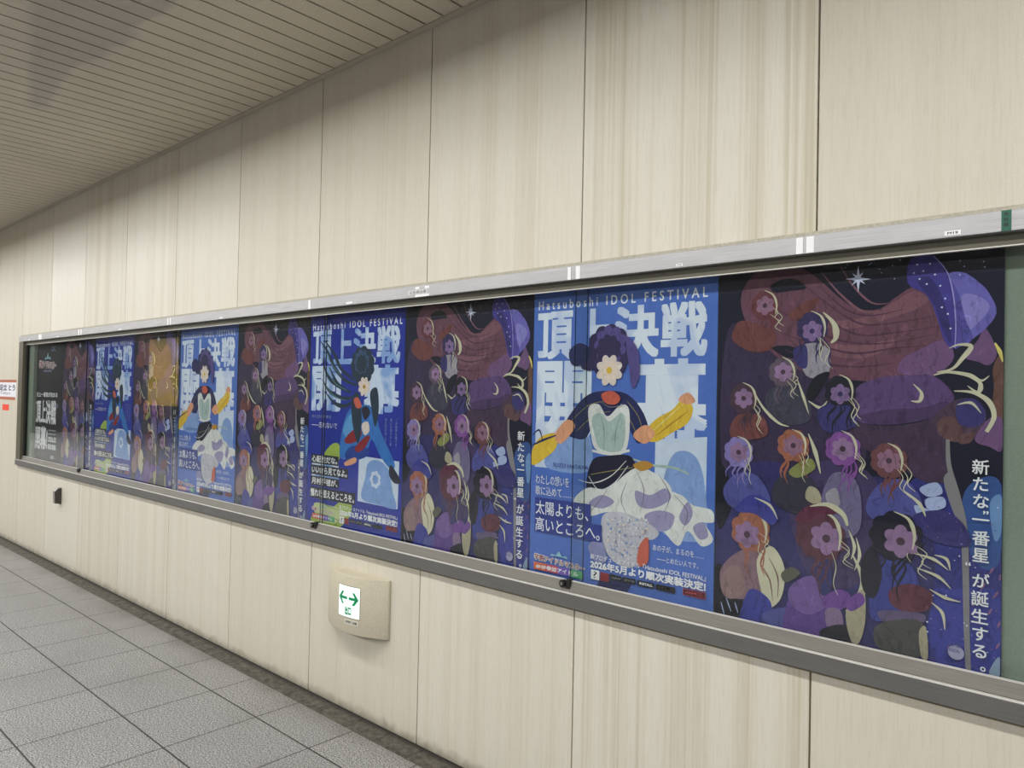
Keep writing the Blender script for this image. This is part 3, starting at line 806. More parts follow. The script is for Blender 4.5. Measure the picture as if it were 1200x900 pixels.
 ('R','cream',[(345,271),(383,249),(368,222),(394,209)],(1,2.6,1)),
 ('F','pink_mauve',[(324,277)],44.268,6,0.26),
 ('E','umber_d',[(324,277)],10.88,10.88,0),
 ('R','cream',[(302,351),(343,334),(360,293),(356,250)],(1,10.88,2)),
 ('P','burgundy',[(239,318),(275,360),(325,370),(358,351),(314,337),(269,313)]),
 ('R','cream',[(280,358),(325,368),(365,348),(378,318)],(2,16,6)),
 ('R','cream',[(380,309),(396,267),(388,232)],(1,9,1)),
 ('R','cream',[(400,290),(409,247),(397,205)],(1,9,1)),
 ('P','royal_leaf',[(436,98),(444,209),(484,248),(534,235),(553,164),(535,108),(476,89)]),
 ('P','ink2',[(413,225),(438,273),(463,212),(447,144),(418,160)]),
 ('P','sash',[(483,172),(530,194),(576,181),(569,138),(515,123),(484,138)]),
 ('P','plum_grey',[(456,111),(519,124),(561,124),(554,102),(476,85)]),
 ('P','moss',[(448,68),(496,98),(558,103),(551,21),(497,12),(453,23)]),
 ('P','cream_dull',[(550,80),(565,94),(570,22),(555,22)]),
 ('F','ink2',[(494,307)],64,9,0.12),
 ('R','ink2',[(508,301),(519,255),(492,203),(488,161)],(2,6.724450224471301,1)),
 ('R','ink2',[(463,293),(490,254),(488,212),(509,180)],(2,7.282384729728129,1)),
 ('R','ink2',[(455,273),(470,242),(449,205),(451,177)],(2,5.333060322121978,1)),
 ('R','ink2',[(499,289),(513,261),(493,227),(496,201)],(2,7.324402074763546,1)),
 ('R','ink2',[(502,273),(518,230),(499,181),(504,142)],(2,6.069964856992679,1)),
 ('R','cream',[(527,288),(557,259),(546,228),(566,211)],(1,2.6,1)),
 ('R','cream',[(513,309),(526,285),(521,263),(530,248)],(1,2.6,1)),
 ('R','cream',[(535,293),(565,274),(554,251),(575,239)],(1,2.6,1)),
 ('F','pink_mauve',[(506,296)],41.664,6,0.26),
 ('E','umber_d',[(506,296)],10.24,10.24,0),
 ('R','cream',[(489,369),(523,354),(537,318),(533,279)],(1,10.24,2)),
 ('R','cream',[(537,271),(581,263),(612,242)],(1,8,1)),
 ('R','cream',[(543,236),(590,223),(618,198)],(1,8,1)),
 ('R','cream',[(572,189),(605,175),(638,171)],(1,8,1)),
 ('R','cream',[(576,158),(600,137),(606,97)],(1,8,1)),
 ('R','cream',[(582,274),(608,268),(616,242)],(1,8,1)),
 ('R','iceblue',[(26,49),(37,14)],(2,4,2)),
 ('R','iceblue',[(42,64),(58,28)],(2,4,2)),
 ('R','iceblue',[(69,57),(79,28)],(2,4,2)),
 ('R','dash_mauve',[(680,209),(688,225)],(2,5,2)),
 ('R','dash_mauve',[(705,194),(714,210)],(2,5,2)),
 ('R','dash_mauve',[(663,166),(671,181)],(2,5,2)),
 ('R','dash_mauve',[(694,152),(702,168)],(2,5,2)),
 ('R','dash_mauve',[(714,127),(718,142)],(2,5,2)),
 ('R','dash_mauve',[(674,98),(682,114)],(2,5,2)),
 ('R','dash_mauve',[(711,77),(718,93)],(2,5,2)),
 ('R','dash_mauve',[(696,248),(705,264)],(2,5,2)),
 ('R','dash_mauve',[(717,236),(718,251)],(2,5,2)),
 ('E','badge',[(630,49)],17,17,0),
 ('E','dash_mauve',[(614,58)],1.5,1.5,0),
 ('E','dash_mauve',[(638,343)],2,1,0),
 ('E','star_white',[(625,268)],1.5,1,0),
 ('E','slate_blue',[(582,95)],1.5,2,0),
 ('E','peri_light',[(570,62)],1.5,1.5,0),
 ('E','slate_blue',[(715,172)],2,1.5,0),
 ('E','dash_mauve',[(699,364)],2,1.5,0),
 ('E','slate_blue',[(637,325)],1,1,0),
 ('E','peri_light',[(680,207)],2,1,0),
 ('E','dash_mauve',[(711,164)],2,1.5,0),
 ('E','peri_light',[(639,309)],2,2,0),
 ('E','dash_mauve',[(589,318)],2,1,0),
 ('E','star_white',[(668,258)],1.5,1,0),
 ('E','dash_mauve',[(574,108)],1.5,1,0),
 ('E','star_white',[(569,85)],2,2,0),
 ('E','slate_blue',[(715,161)],1,1.5,0),
 ('E','star_white',[(712,404)],1,2,0),
 ('E','star_white',[(646,123)],1,1.5,0),
 ('E','dash_mauve',[(637,174)],1,1,0),
 ('E','peri_light',[(677,182)],1,2,0),
 ('E','peri_light',[(576,288)],1,1,0),
 ('E','peri_light',[(662,98)],1,2,0),
 ('E','star_white',[(635,280)],1.5,2,0),
 ('E','dash_mauve',[(648,367)],1,1.5,0),
 ('E','dash_mauve',[(708,56)],2,1,0),
 ('E','peri_light',[(613,379)],1.5,1.5,0),
 ('E','slate_blue',[(585,203)],1.5,1,0),
 ('E','star_white',[(694,65)],2,1,0),
 ('E','slate_blue',[(574,138)],1,2,0),
 ('E','peri_light',[(693,96)],1,1,0),
 ('E','dash_mauve',[(688,280)],2,1,0),
 ('E','slate_blue',[(671,136)],2,1,0),
 ('E','dash_mauve',[(587,146)],1,2,0),
 ('E','star_white',[(677,320)],1.5,2,0),
 ('E','peri_light',[(616,296)],1,1.5,0),
 ('E','dash_mauve',[(673,313)],1,2,0),
 ('E','star_white',[(565,388)],1,1.5,0),
 ('E','dash_mauve',[(703,74)],2,1,0),
 ('E','peri_light',[(648,369)],1,1.5,0),
 ('E','slate_blue',[(565,181)],1,2,0),
 ('E','star_white',[(608,181)],2,2,0),
 ('E','peri_light',[(638,62)],1.5,1,0),
 ('E','slate_blue',[(617,66)],1.5,2,0),
 ('E','dash_mauve',[(590,392)],2,1,0),
 ('E','dash_mauve',[(719,206)],1,1,0),
 ('E','dash_mauve',[(674,342)],1,1,0),
 ('E','peri_light',[(644,85)],1.5,1.5,0),
 ('E','peri_light',[(598,97)],1.5,2,0),
 ('E','slate_blue',[(688,130)],1.5,1.5,0),
 ('E','peri_light',[(695,177)],1,2,0),
 ('E','dash_mauve',[(628,360)],1,1.5,0),
 ('E','dash_mauve',[(567,342)],1,2,0),
 ('E','slate_blue',[(707,350)],1.5,1.5,0),
 ('E','dash_mauve',[(703,193)],1,1.5,0),
 ('E','star_white',[(580,176)],2,1,0),
 ('E','dash_mauve',[(567,145)],2,1.5,0),
 ('E','dash_mauve',[(646,211)],2,1.5,0),
 ('E','dash_mauve',[(722,127)],2,2,0),
 ('E','star_white',[(652,118)],1.5,2,0),
 ('E','star_white',[(674,225)],1.5,1.5,0),
 ('E','star_white',[(568,109)],2,2,0),
 ('E','dash_mauve',[(615,60)],1.5,2,0),
 ('E','peri_light',[(576,118)],2,1.5,0),
 ('E','slate_blue',[(676,108)],2,2,0),
 ('E','peri_light',[(641,381)],1,1,0),
 ('E','slate_blue',[(720,225)],1.5,1,0),
 ('E','dash_mauve',[(626,130)],2,1,0),
 ('E','slate_blue',[(626,373)],2,2,0),
 ('E','slate_blue',[(603,373)],1.5,1.5,0),
 ('E','slate_blue',[(691,392)],1,1,0),
 ('E','star_white',[(454,977)],1.2,1.2,0),
 ('E','star_white',[(681,969)],1.2,1.2,0),
 ('E','star_white',[(424,1002)],1.2,1.2,0),
 ('E','star_white',[(679,982)],1.2,1.2,0),
 ('E','star_white',[(365,999)],1.2,1.2,0),
 ('E','star_white',[(630,956)],1.2,1.2,0),
 ('E','star_white',[(370,1006)],1.2,1.2,0),
 ('E','star_white',[(485,959)],1.2,1.2,0),
 ('E','star_white',[(451,1017)],1.2,1.2,0),
 ('E','star_white',[(630,989)],1.2,1.2,0),
 ('E','star_white',[(630,955)],1.2,1.2,0),
 ('E','star_white',[(480,992)],1.2,1.2,0),
 ('E','star_white',[(639,975)],1.2,1.2,0),
 ('E','star_white',[(429,1005)],1.2,1.2,0),
 ('E','star_white',[(498,1005)],1.2,1.2,0),
 ('E','star_white',[(449,987)],1.2,1.2,0),
 ('P','pale_mist',[(698,22),(718,61),(718,3),(707,5)]),
]
ART_SKY = [
 ('Q','inset_pale',[(18,548),(253,571),(257,392),(18,388)]),
 ('P','inset_mid',[(70,392),(99,490),(173,539),(254,519),(257,392)]),
 ('Q','inset_pale',[(514,513),(692,530),(690,223),(513,230)]),
 ('P','inset_mid',[(532,233),(547,395),(587,477),(654,469),(687,381),(684,222)]),
 ('TITLE',),
 ('P','navy_leaf',[(144,523),(187,598),(251,652),(328,665),(405,655),(461,606),(488,539),(451,496),(408,549),(350,569),(282,558),(233,498)]),
 ('R','olive_line',[(173,554),(252,615),(329,631)],(2,3,2)),
 ('R','olive_line',[(203,525),(271,578),(340,597)],(2,3,2)),
 ('R','olive_line',[(406,632),(449,584),(469,530)],(2,3,2)),
 ('R','olive_line',[(383,604),(424,563),(451,509)],(2,3,2)),
 ('P','white_petal',[(252,606),(294,619),(330,580),(383,621),(416,594),(400,465),(291,464),(261,528)]),
 ('P','mint',[(267,572),(302,590),(337,563),(383,593),(401,562),(386,470),(305,470),(279,515)]),
 ('R','mint_dark',[(302,584),(317,531),(318,471)],(1,3,1)),
 ('R','mint_dark',[(380,581),(365,533),(359,471)],(1,3,1)),
 ('R','white_petal',[(270,462),(343,456),(419,472)],(8,10,8)),
 ('P','navy_dark',[(252,325),(270,428),(343,450),(419,455),(443,418),(421,367),(345,337)]),
 ('R','olive_line',[(265,381),(344,399),(433,418)],(2,3,2)),
 ('P','gold',[(463,518),(512,575),(573,609),(613,647),(643,616),(626,569),(568,534),(514,505)]),
 ('R','gold_dark',[(519,527),(573,567),(626,605)],(2,6,2)),
 ('R','gold_pale',[(495,531),(555,582),(608,626)],(2,6,2)),
 ('P','peach',[(431,522),(475,557),(513,532),(476,497)]),
 ('P','peach',[(593,641),(625,663),(651,637),(622,626)]),
 ('P','gold',[(6,393),(3,445),(44,497),(114,512),(115,464),(69,425)]),
 ('P','peach',[(106,506),(158,562),(196,540),(137,478)]),
 ('R','navy_leaf',[(4,464),(52,485),(114,506)],(4,9,4)),
 ('R','navy_leaf',[(3,500),(35,521),(52,485)],(2,7,3)),
 ('P','white_petal',[(195,281),(251,334),(335,342),(443,418),(522,403),(571,370),(584,319),(631,298),(677,278),(717,227),(679,201),(633,241),(601,190),(541,234),(494,249),(414,261),(337,263),(261,242)]),
 ('P','white_petal',[(538,354),(607,348),(648,321),(710,313),(718,278),(658,275),(600,289)]),
 ('P','lilac_shade',[(444,344),(499,336),(553,363),(572,331),(509,294),(455,299)]),
 ('P','lilac_shade',[(478,266),(530,291),(585,282),(571,238),(519,226)]),
 ('P','lilac_shade',[(603,279),(631,329),(649,295),(626,256)]),
 ('P','lilac_shade',[(260,283),(312,317),(363,300),(316,272)]),
 ('P','lilac_shade',[(650,254),(683,273),(701,235),(673,221)]),
 ('R','petal_line',[(443,413),(476,348),(462,278)],(1,3,1)),
 ('R','petal_line',[(335,336),(295,286),(261,248)],(1,3,1)),
 ('R','petal_line',[(528,404),(569,344),(549,288)],(1,3,1)),
 ('R','petal_line',[(584,345),(631,298),(615,239)],(1,3,1)),
 ('R','petal_line',[(411,369),(390,311),(414,261)],(1,3,1)),
 ('R','pearl',[(215,359),(279,354),(348,383),(407,438)],(2,4,2)),
 ('R','pearl',[(258,375),(301,333),(362,361),(414,422)],(2,4,2)),
 ('R','mint',[(433,445),(506,431),(582,429),(635,413)],(5,9,6)),
 ('P','amber_fleck',[(433,426),(477,443),(509,429),(466,409)]),
 ('P','glitter',[(317,246),(391,269),(488,248),(532,222),(514,198),(476,187),(471,143),(440,97),(374,100),(326,148)]),
 ('E','pearl',[(486,255)],4,4,0),
 ('E','pearl',[(342,135)],3,4,0),
 ('E','lilac_shade',[(483,213)],3,3,0),
 ('E','white_petal',[(430,218)],3,2,0),
 ('E','inset_mid',[(407,225)],2,3,0),
 ('E','white_petal',[(364,117)],4,3,0),
 ('E','peach_lt',[(493,194)],3,2,0),
 ('E','white_petal',[(410,238)],2,2,0),
 ('E','lilac_shade',[(395,251)],3,4,0),
 ('E','peach_lt',[(490,150)],2,2,0),
 ('E','lilac_shade',[(371,140)],2,3,0),
 ('E','inset_mid',[(352,209)],4,3,0),
 ('E','inset_mid',[(341,224)],4,3,0),
 ('E','inset_mid',[(487,177)],4,4,0),
 ('E','inset_mid',[(343,243)],4,3,0),
 ('E','peach_lt',[(482,214)],2,3,0),
 ('E','lilac_shade',[(387,226)],2,3,0),
 ('E','lilac_shade',[(401,228)],2,3,0),
 ('E','pearl',[(385,161)],2,2,0),
 ('E','peach_lt',[(352,153)],2,3,0),
 ('E','lilac_shade',[(369,247)],3,3,0),
 ('E','inset_mid',[(412,192)],2,3,0),
 ('E','inset_mid',[(343,221)],3,2,0),
 ('E','pearl',[(361,159)],3,2,0),
 ('E','lilac_shade',[(387,130)],4,4,0),
 ('E','white_petal',[(383,237)],3,3,0),
 ('E','pearl',[(398,189)],4,3,0),
 ('E','lilac_shade',[(489,246)],2,4,0),
 ('E','white_petal',[(453,243)],3,4,0),
 ('E','white_petal',[(341,140)],3,2,0),
 ('E','inset_mid',[(451,229)],3,2,0),
 ('E','inset_mid',[(378,156)],3,2,0),
 ('E','inset_mid',[(387,191)],4,2,0),
 ('E','pearl',[(429,220)],4,4,0),
 ('E','peach_lt',[(493,225)],2,4,0),
 ('E','white_petal',[(440,251)],2,4,0),
 ('E','inset_mid',[(402,129)],3,4,0),
 ('E','pearl',[(468,244)],3,2,0),
 ('E','peach_lt',[(340,168)],4,3,0),
 ('E','white_petal',[(347,235)],3,2,0),
 ('E','pearl',[(490,230)],3,3,0),
 ('E','lilac_shade',[(455,226)],2,4,0),
 ('E','pearl',[(402,169)],2,4,0),
 ('E','pearl',[(434,140)],2,4,0),
 ('E','lilac_shade',[(430,136)],3,4,0),
 ('E','white_petal',[(339,240)],4,3,0),
 ('E','white_petal',[(343,190)],3,4,0),
 ('E','inset_mid',[(436,176)],2,4,0),
 ('E','white_petal',[(451,164)],4,2,0),
 ('E','white_petal',[(350,184)],4,4,0),
 ('E','inset_mid',[(452,251)],4,4,0),
 ('E','pearl',[(359,145)],3,3,0),
 ('E','pearl',[(388,133)],3,4,0),
 ('E','peach_lt',[(412,234)],2,3,0),
 ('E','pearl',[(486,237)],2,2,0),
 ('E','pearl',[(495,181)],3,4,0),
 ('E','inset_mid',[(441,235)],2,3,0),
 ('E','lilac_shade',[(448,200)],4,3,0),
 ('E','white_petal',[(362,212)],3,4,0),
 ('E','inset_mid',[(487,236)],2,4,0),
 ('E','lilac_shade',[(407,148)],3,3,0),
 ('E','inset_mid',[(356,213)],3,4,0),
 ('E','pearl',[(417,160)],2,2,0),
 ('E','white_petal',[(392,239)],4,3,0),
 ('E','inset_mid',[(369,144)],4,3,0),
 ('E','lilac_shade',[(440,162)],3,2,0),
 ('E','peach_lt',[(475,146)],3,2,0),
 ('E','pearl',[(452,205)],3,2,0),
 ('E','white_petal',[(386,228)],2,4,0),
 ('E','inset_mid',[(404,192)],2,2,0),
 ('E','peach_lt',[(343,169)],3,4,0),
 ('E','white_petal',[(446,216)],3,2,0),
 ('E','peach_lt',[(399,231)],2,2,0),
 ('E','inset_mid',[(423,245)],4,4,0),
 ('E','peach_lt',[(408,218)],4,3,0),
 ('E','peach_lt',[(346,126)],2,3,0),
 ('E','lilac_shade',[(482,221)],4,4,0),
 ('E','white_petal',[(360,241)],4,3,0),
 ('E','pearl',[(411,131)],4,4,0),
 ('E','inset_mid',[(379,229)],4,3,0),
 ('E','peach_lt',[(415,153)],4,2,0),
 ('E','lilac_shade',[(433,196)],4,2,0),
 ('E','peach_lt',[(494,248)],2,4,0),
 ('E','white_petal',[(452,226)],3,4,0),
 ('E','lilac_shade',[(465,198)],3,4,0),
 ('E','pearl',[(439,165)],4,4,0),
 ('E','inset_mid',[(359,144)],3,4,0),
 ('E','inset_mid',[(417,142)],4,4,0),
 ('E','pearl',[(434,250)],3,2,0),
 ('E','inset_mid',[(406,198)],2,3,0),
 ('E','lilac_shade',[(459,164)],2,3,0),
 ('E','lilac_shade',[(390,136)],4,3,0),
 ('E','peach_lt',[(468,183)],3,3,0),
 ('E','inset_mid',[(420,160)],4,2,0),
 ('E','lilac_shade',[(431,170)],4,3,0),
 ('E','peach_lt',[(469,257)],4,2,0),
 ('E','peach_lt',[(491,168)],2,2,0),
 ('E','inset_mid',[(378,138)],4,2,0),
 ('E','peach_lt',[(407,138)],4,3,0),
 ('E','white_petal',[(371,218)],2,4,0),
 ('E','inset_mid',[(399,175)],2,4,0),
 ('E','white_petal',[(399,173)],3,4,0),
 ('E','white_petal',[(479,193)],2,2,0),
 ('E','peach_lt',[(347,245)],2,2,0),
 ('E','lilac_shade',[(412,196)],3,3,0),
 ('E','pearl',[(421,253)],4,4,0),
 ('E','inset_mid',[(414,172)],4,4,0),
 ('E','inset_mid',[(372,161)],3,4,0),
 ('E','lilac_shade',[(491,173)],2,2,0),
 ('E','inset_mid',[(397,241)],2,3,0),
 ('E','white_petal',[(343,239)],2,4,0),
 ('E','peach_lt',[(402,149)],2,3,0),
 ('E','lilac_shade',[(374,195)],3,2,0),
 ('E','peach_lt',[(489,228)],4,2,0),
 ('E','pearl',[(460,145)],3,3,0),
 ('E','inset_mid',[(478,169)],3,4,0),
 ('E','lilac_shade',[(372,171)],4,4,0),
 ('E','white_petal',[(370,177)],2,3,0),
 ('E','white_petal',[(451,202)],2,4,0),
 ('E','pearl',[(368,175)],4,3,0),
 ('E','white_petal',[(457,167)],3,3,0),
 ('E','white_petal',[(416,206)],2,4,0),
 ('E','inset_mid',[(399,133)],3,4,0),
 ('E','peach_lt',[(478,220)],4,3,0),
 ('E','lilac_shade',[(402,178)],2,2,0),
 ('E','peach_lt',[(387,141)],2,4,0),
 ('E','peach_lt',[(375,160)],4,3,0),
 ('E','white_petal',[(351,203)],2,3,0),
 ('E','pearl',[(474,159)],3,4,0),
 ('E','white_petal',[(485,146)],4,4,0),
 ('E','white_petal',[(345,176)],3,2,0),
 ('E','peach_lt',[(388,194)],4,3,0),
 ('E','inset_mid',[(351,155)],2,3,0),
 ('E','white_petal',[(431,248)],3,3,0),
 ('E','peach_lt',[(354,201)],3,2,0),
 ('E','pearl',[(475,216)],2,3,0),
 ('E','pearl',[(356,130)],3,2,0),
 ('E','peach_lt',[(451,135)],4,2,0),
 ('E','pearl',[(389,190)],4,4,0),
 ('E','pearl',[(420,244)],4,4,0),
 ('E','peach_lt',[(404,228)],4,3,0),
 ('E','peach_lt',[(358,240)],3,2,0),
 ('E','pearl',[(463,205)],4,2,0),
 ('E','lilac_shade',[(339,226)],3,2,0),
 ('E','inset_mid',[(357,145)],2,2,0),
 ('E','white_petal',[(386,212)],3,4,0),
 ('E','lilac_shade',[(344,184)],2,4,0),
 ('E','pearl',[(424,122)],4,3,0),
 ('E','peach_lt',[(438,145)],2,3,0),
 ('E','peach_lt',[(496,153)],2,2,0),
 ('E','peach_lt',[(477,214)],3,4,0),
 ('E','white_petal',[(402,138)],3,2,0),
 ('E','lilac_shade',[(458,164)],3,3,0),
 ('E','pearl',[(370,115)],2,4,0),
 ('E','peach_lt',[(389,226)],2,3,0),
 ('E','inset_mid',[(420,240)],3,2,0),
 ('E','lilac_shade',[(468,174)],2,4,0),
 ('E','peach_lt',[(477,174)],2,2,0),
 ('E','inset_mid',[(388,206)],4,3,0),
 ('E','lilac_shade',[(471,261)],2,3,0),
 ('P','coral',[(464,169),(495,201),(497,125),(459,108)]),
 ('P','glitter_dk',[(263,139),(312,169),(340,108),(300,88)]),
 ('P','navy_leaf',[(301,3),(341,61),(428,48),(409,9),(376,17)]),
 ('F','indigo',[(332,796)],92,11,0.1),
 ('F','indigo',[(248,769)],38,7,0.14),
 ('F','indigo_lt',[(338,818)],66,9,0.2),
 ('F','indigo',[(332,802)],52,9,0.16),
 ('P','indigo_lt',[(401,842),(445,799),(453,716),(428,674),(413,744)]),
 ('P','navy_leaf',[(167,800),(211,828),(255,804),(241,760),(183,752)]),
 ('F','cream_skin',[(336,733)],54,8,0.26),
 ('F','peach_lt',[(336,733)],36,8,0.3),
 ('E','gold',[(336,733)],11,11,0),
 ('P','coral',[(307,653),(348,665),(382,643),(363,620),(322,625)]),
 ('R','petal_line',[(301,630),(343,611),(396,621)],(2,4,2)),
 ('TEXT',),
]
ART_ROYAL = [
 ('Q','inset_pale',[(38,317),(258,321),(256,217),(35,217)]),
 ('P','inset_blue',[(72,225),(127,291),(225,286),(256,217)]),
 ('TITLE',),
 ('P','lime',[(44,35),(165,70),(299,146),(352,171),(368,95),(304,28),(241,2),(70,2)]),
 ('P','lime',[(139,345),(207,398),(262,393),(258,321),(182,315)]),
 ('P','lime_pale',[(63,100),(185,105),(322,89),(264,34),(110,23)]),
 ('R','moss_line',[(50,57),(187,53),(304,40)],(1,4,1)),
 ('R','moss_line',[(98,2),(224,5),(302,87)],(1,4,1)),
 ('R','moss_line',[(60,161),(149,109),(275,91)],(1,4,1)),
 ('Q','inset_pale',[(415,356),(700,350),(696,145),(411,150)]),
 ('P','inset_blue',[(442,165),(464,259),(486,330),(565,343),(632,304),(659,221),(685,147),(573,149)]),
 ('F','inset_pale',[(538,258)],40,7,0.2),
 ('F','inset_blue',[(538,258)],22,7,0.2),
 ('P','azure',[(263,361),(285,482),(335,563),(432,589),(514,568),(566,475),(623,403),(672,333),(644,312),(571,363),(507,434),(471,383),(370,353),(292,331)]),
 ('P','azure_dk',[(310,364),(375,400),(484,391),(460,351),(332,326)]),
 ('P','azure_lt',[(286,462),(336,539),(389,526),(354,426)]),
 ('P','crimson',[(301,423),(366,470),(430,469),(406,425),(329,405)]),
 ('P','crimson',[(382,389),(456,443),(494,445),(458,397),(408,371)]),
 ('P','peach',[(306,317),(384,346),(391,323),(320,302)]),
 ('P','cream_skin',[(429,496),(473,513),(487,472),(450,451)]),
 ('P','navy_dark',[(643,331),(691,294),(715,260),(669,255),(633,289)]),
 ('R','teal_dk',[(86,888),(146,837),(205,762),(290,701),(396,674)],(4,22,10)),
 ('R','teal_dk',[(115,895),(202,823),(260,753),(369,697)],(4,22,10)),
 ('R','teal_dk',[(104,804),(151,722),(236,673),(345,642)],(4,22,10)),
 ('R','teal_dk',[(109,701),(168,648),(266,617),(359,619)],(4,22,10)),
 ('R','teal_dk',[(140,640),(212,592),(295,578),(360,603)],(4,22,10)),
 ('R','teal_dk',[(163,763),(236,681),(319,650)],(4,22,10)),
 ('R','teal_line',[(94,871),(176,783),(276,705)],(1,5,1)),
 ('R','teal_line',[(124,681),(211,624),(321,602)],(1,5,1)),
 ('R','teal_line',[(150,738),(222,681),(319,650)],(1,5,1)),
 ('P','teal_dk',[(347,603),(397,643),(428,527),(407,410),(365,485)]),
 ('P','teal_dk',[(486,644),(535,663),(551,569),(529,492),(502,560)]),
 ('F','teal_dk',[(425,767)],90,11,0.1),
 ('F','teal_md',[(417,783)],58,9,0.2),
 ('F','teal_dk',[(418,775)],42,9,0.16),
 ('F','cream_skin',[(441,670)],46,8,0.26),
 ('F','peach_lt',[(441,670)],30,8,0.3),
 ('E','gold_dark',[(441,670)],10,10,0),
 ('P','coral',[(366,611),(398,619),(426,581),(387,572)]),
 ('P','navy_dark',[(426,566),(464,582),(490,552),(453,520)]),
 ('TEXT',),
]

NIGHT = {s[1] for s in ART_NIGHT} - {'cream', 'cream_dull', 'star_white', 'night', 'ink', 'ink2', 'swash', 'gold_pale', 'iceblue', 'lime_dull'}
for n in NIGHT: INK[n] = tuple(v*0.84 + w*0.16 for v, w in zip(INK[n], (124, 98, 170)))
PM = {}
PLAIN = {'white', 'star_white', 'cream', 'slogan_box', 'black_box', 'logo_red', 'logo_cyan', 'stripe_orange', 'stripe_red', 'stripe_violet', 'stripe_green', 'badge_black', 'grey_bar',
         'dim_text', 'stamp_red', 'sky_base', 'royal_base', 'black_base', 'night_base', 'badge', 'inset_pale', 'crimson', 'swash', 'sky_glow', 'teal_glow'}
def ink(n):
    if n not in PM: PM[n] = mat_print(n, INK[n], stroke=0.0 if n in PLAIN else (0.5 if n in NIGHT else 0.28))
    return PM[n]
T_SKY = mat_title('title_pale', (222, 230, 246), (196, 208, 238)); T_ROYAL = mat_title('title_blue', (206, 218, 244), (134, 166, 222))
LAY = 0.00002
def inside(p): return (min(max(p[0], 0.002), POS_W-0.002), min(max(p[1], 0.001), POS_H-0.001))


def draw(mb, shapes, base, layer):
    for s in shapes:
        layer[0] += 1; y = -LAY*layer[0]
        t, mt = s[0], ink(s[1]); pts = [(a/1000, b_/1000) for a, b_ in s[2]]
        if t == 'P': mb.poly([(a, y, b_) for a, b_ in map(inside, catmull(pts))], mt)
        elif t == 'Q': mb.poly([(a, y, b_) for a, b_ in pts], mt)
        elif t == 'E':
            (cx, cz), rx, ry, rot = pts[0], s[3]/1000, s[4]/1000, s[5]
            mb.poly([(cx+rx*math.cos(2*math.pi*k/28), y, cz+ry*math.sin(2*math.pi*k/28)) for k in range(28)], mt)
        elif t == 'F':
            (cx, cz), r, n, dep = pts[0], s[3]/1000, s[4], s[5]
            q = n*10
            mb.poly([(cx+r*(1-dep+dep*abs(math.sin(n*math.pi*k/q)))*math.cos(2*math.pi*k/q), y, cz+r*(1-dep+dep*abs(math.sin(n*math.pi*k/q)))*math.sin(2*math.pi*k/q)) for k in range(q)], mt)
        elif t == 'R':
            c = catmull(pts, False, 6); n = len(c); w = [v/1000 for v in s[3]]; L = []; Rr = []
            for k, p in enumerate(c):
                a, b_ = c[max(k-1, 0)], c[min(k+1, n-1)]
                dx, dz = b_[0]-a[0], b_[1]-a[1]; l = math.hypot(dx, dz) or 1
                f = k/(n-1); ww = (w[0]+(w[1]-w[0])*f*2 if f < 0.5 else w[1]+(w[2]-w[1])*(f-0.5)*2)/2
                L.append((p[0]-dz/l*ww, p[1]+dx/l*ww)); Rr.append((p[0]+dz/l*ww, p[1]-dx/l*ww))
            i = mb.mi(mt); VL = [mb.bm.verts.new((a, y, b_)) for a, b_ in map(inside, L)]; VR = [mb.bm.verts.new((a, y, b_)) for a, b_ in map(inside, Rr)]
            for k in range(n-1):
                mb.bm.faces.new((VL[k], VR[k], VR[k+1], VL[k+1])).material_index = i
    return layer

def sheet(base):
    mb = MB(); mb.box(0.0012, POS_W-0.0012, 0.0, 0.0006, 0.0, POS_H, ink(base)); return mb
def mm(*b): return tuple(v/1000 for v in b)

def lettering(name, parent, items, layer):
    mb = MB(); layer[0] += 1; y = -LAY*layer[0]
    for it in items:
        if it[0] == 'box':
            mb.poly([(a, y+LAY*0.6, b_) for a, b_ in [(p[0]/1000, p[1]/1000) for p in it[2]]], ink(it[1]))
        else:
            body, m, bx, bold = it[:4]
            write(mb, body, ink(m) if isinstance(m, str) else m, mm(*bx), y-LAY, bold, it[4] if len(it) > 4 else 0.0)
    layer[0] += 2
    return mb.build(name, parent)

def rect(m, x0, z0, x1, z1): return ('box', m, ((x0, z0), (x1, z0), (x1, z1), (x0, z1)))

def footer(layer, p):
    lettering('release_notice', p, [
        ('新プロデュースアイドル『Hatsuboshi IDOL FESTIVAL』', 'white', (274, 99, 698, 117), 0.01),
        ('2026年5月より順次実装決定!', 'white', (274, 69, 698, 97), 0.035)], layer)
    lettering('badge_row', p, [
        rect('white', 278, 33, 312, 65), rect('crimson', 316, 34, 350, 62), rect('badge_black', 356, 44, 400, 62), rect('badge_black', 404, 44, 454, 62), rect('badge_black', 460, 44, 522, 62),
        rect('badge_black', 528, 44, 596, 62), rect('white', 534, 48, 578, 58), ('?', 'badge_black', (288, 38, 302, 60), 0.0), ('Available on the', 'grey_bar', (362, 50, 396, 56), 0.0),
        ('GET IT ON', 'grey_bar', (410, 50, 448, 56), 0.0), ('今すぐ', 'badge_black', (540, 49, 572, 57), 0.03), ('INSTALL', 'white', (468, 49, 516, 57), 0.03),
        rect('stamp_red', 622, 46, 698, 66), rect('white', 624, 48, 696, 64), ('NAMCO', 'stamp_red', (630, 51, 690, 61), 0.03)], layer)

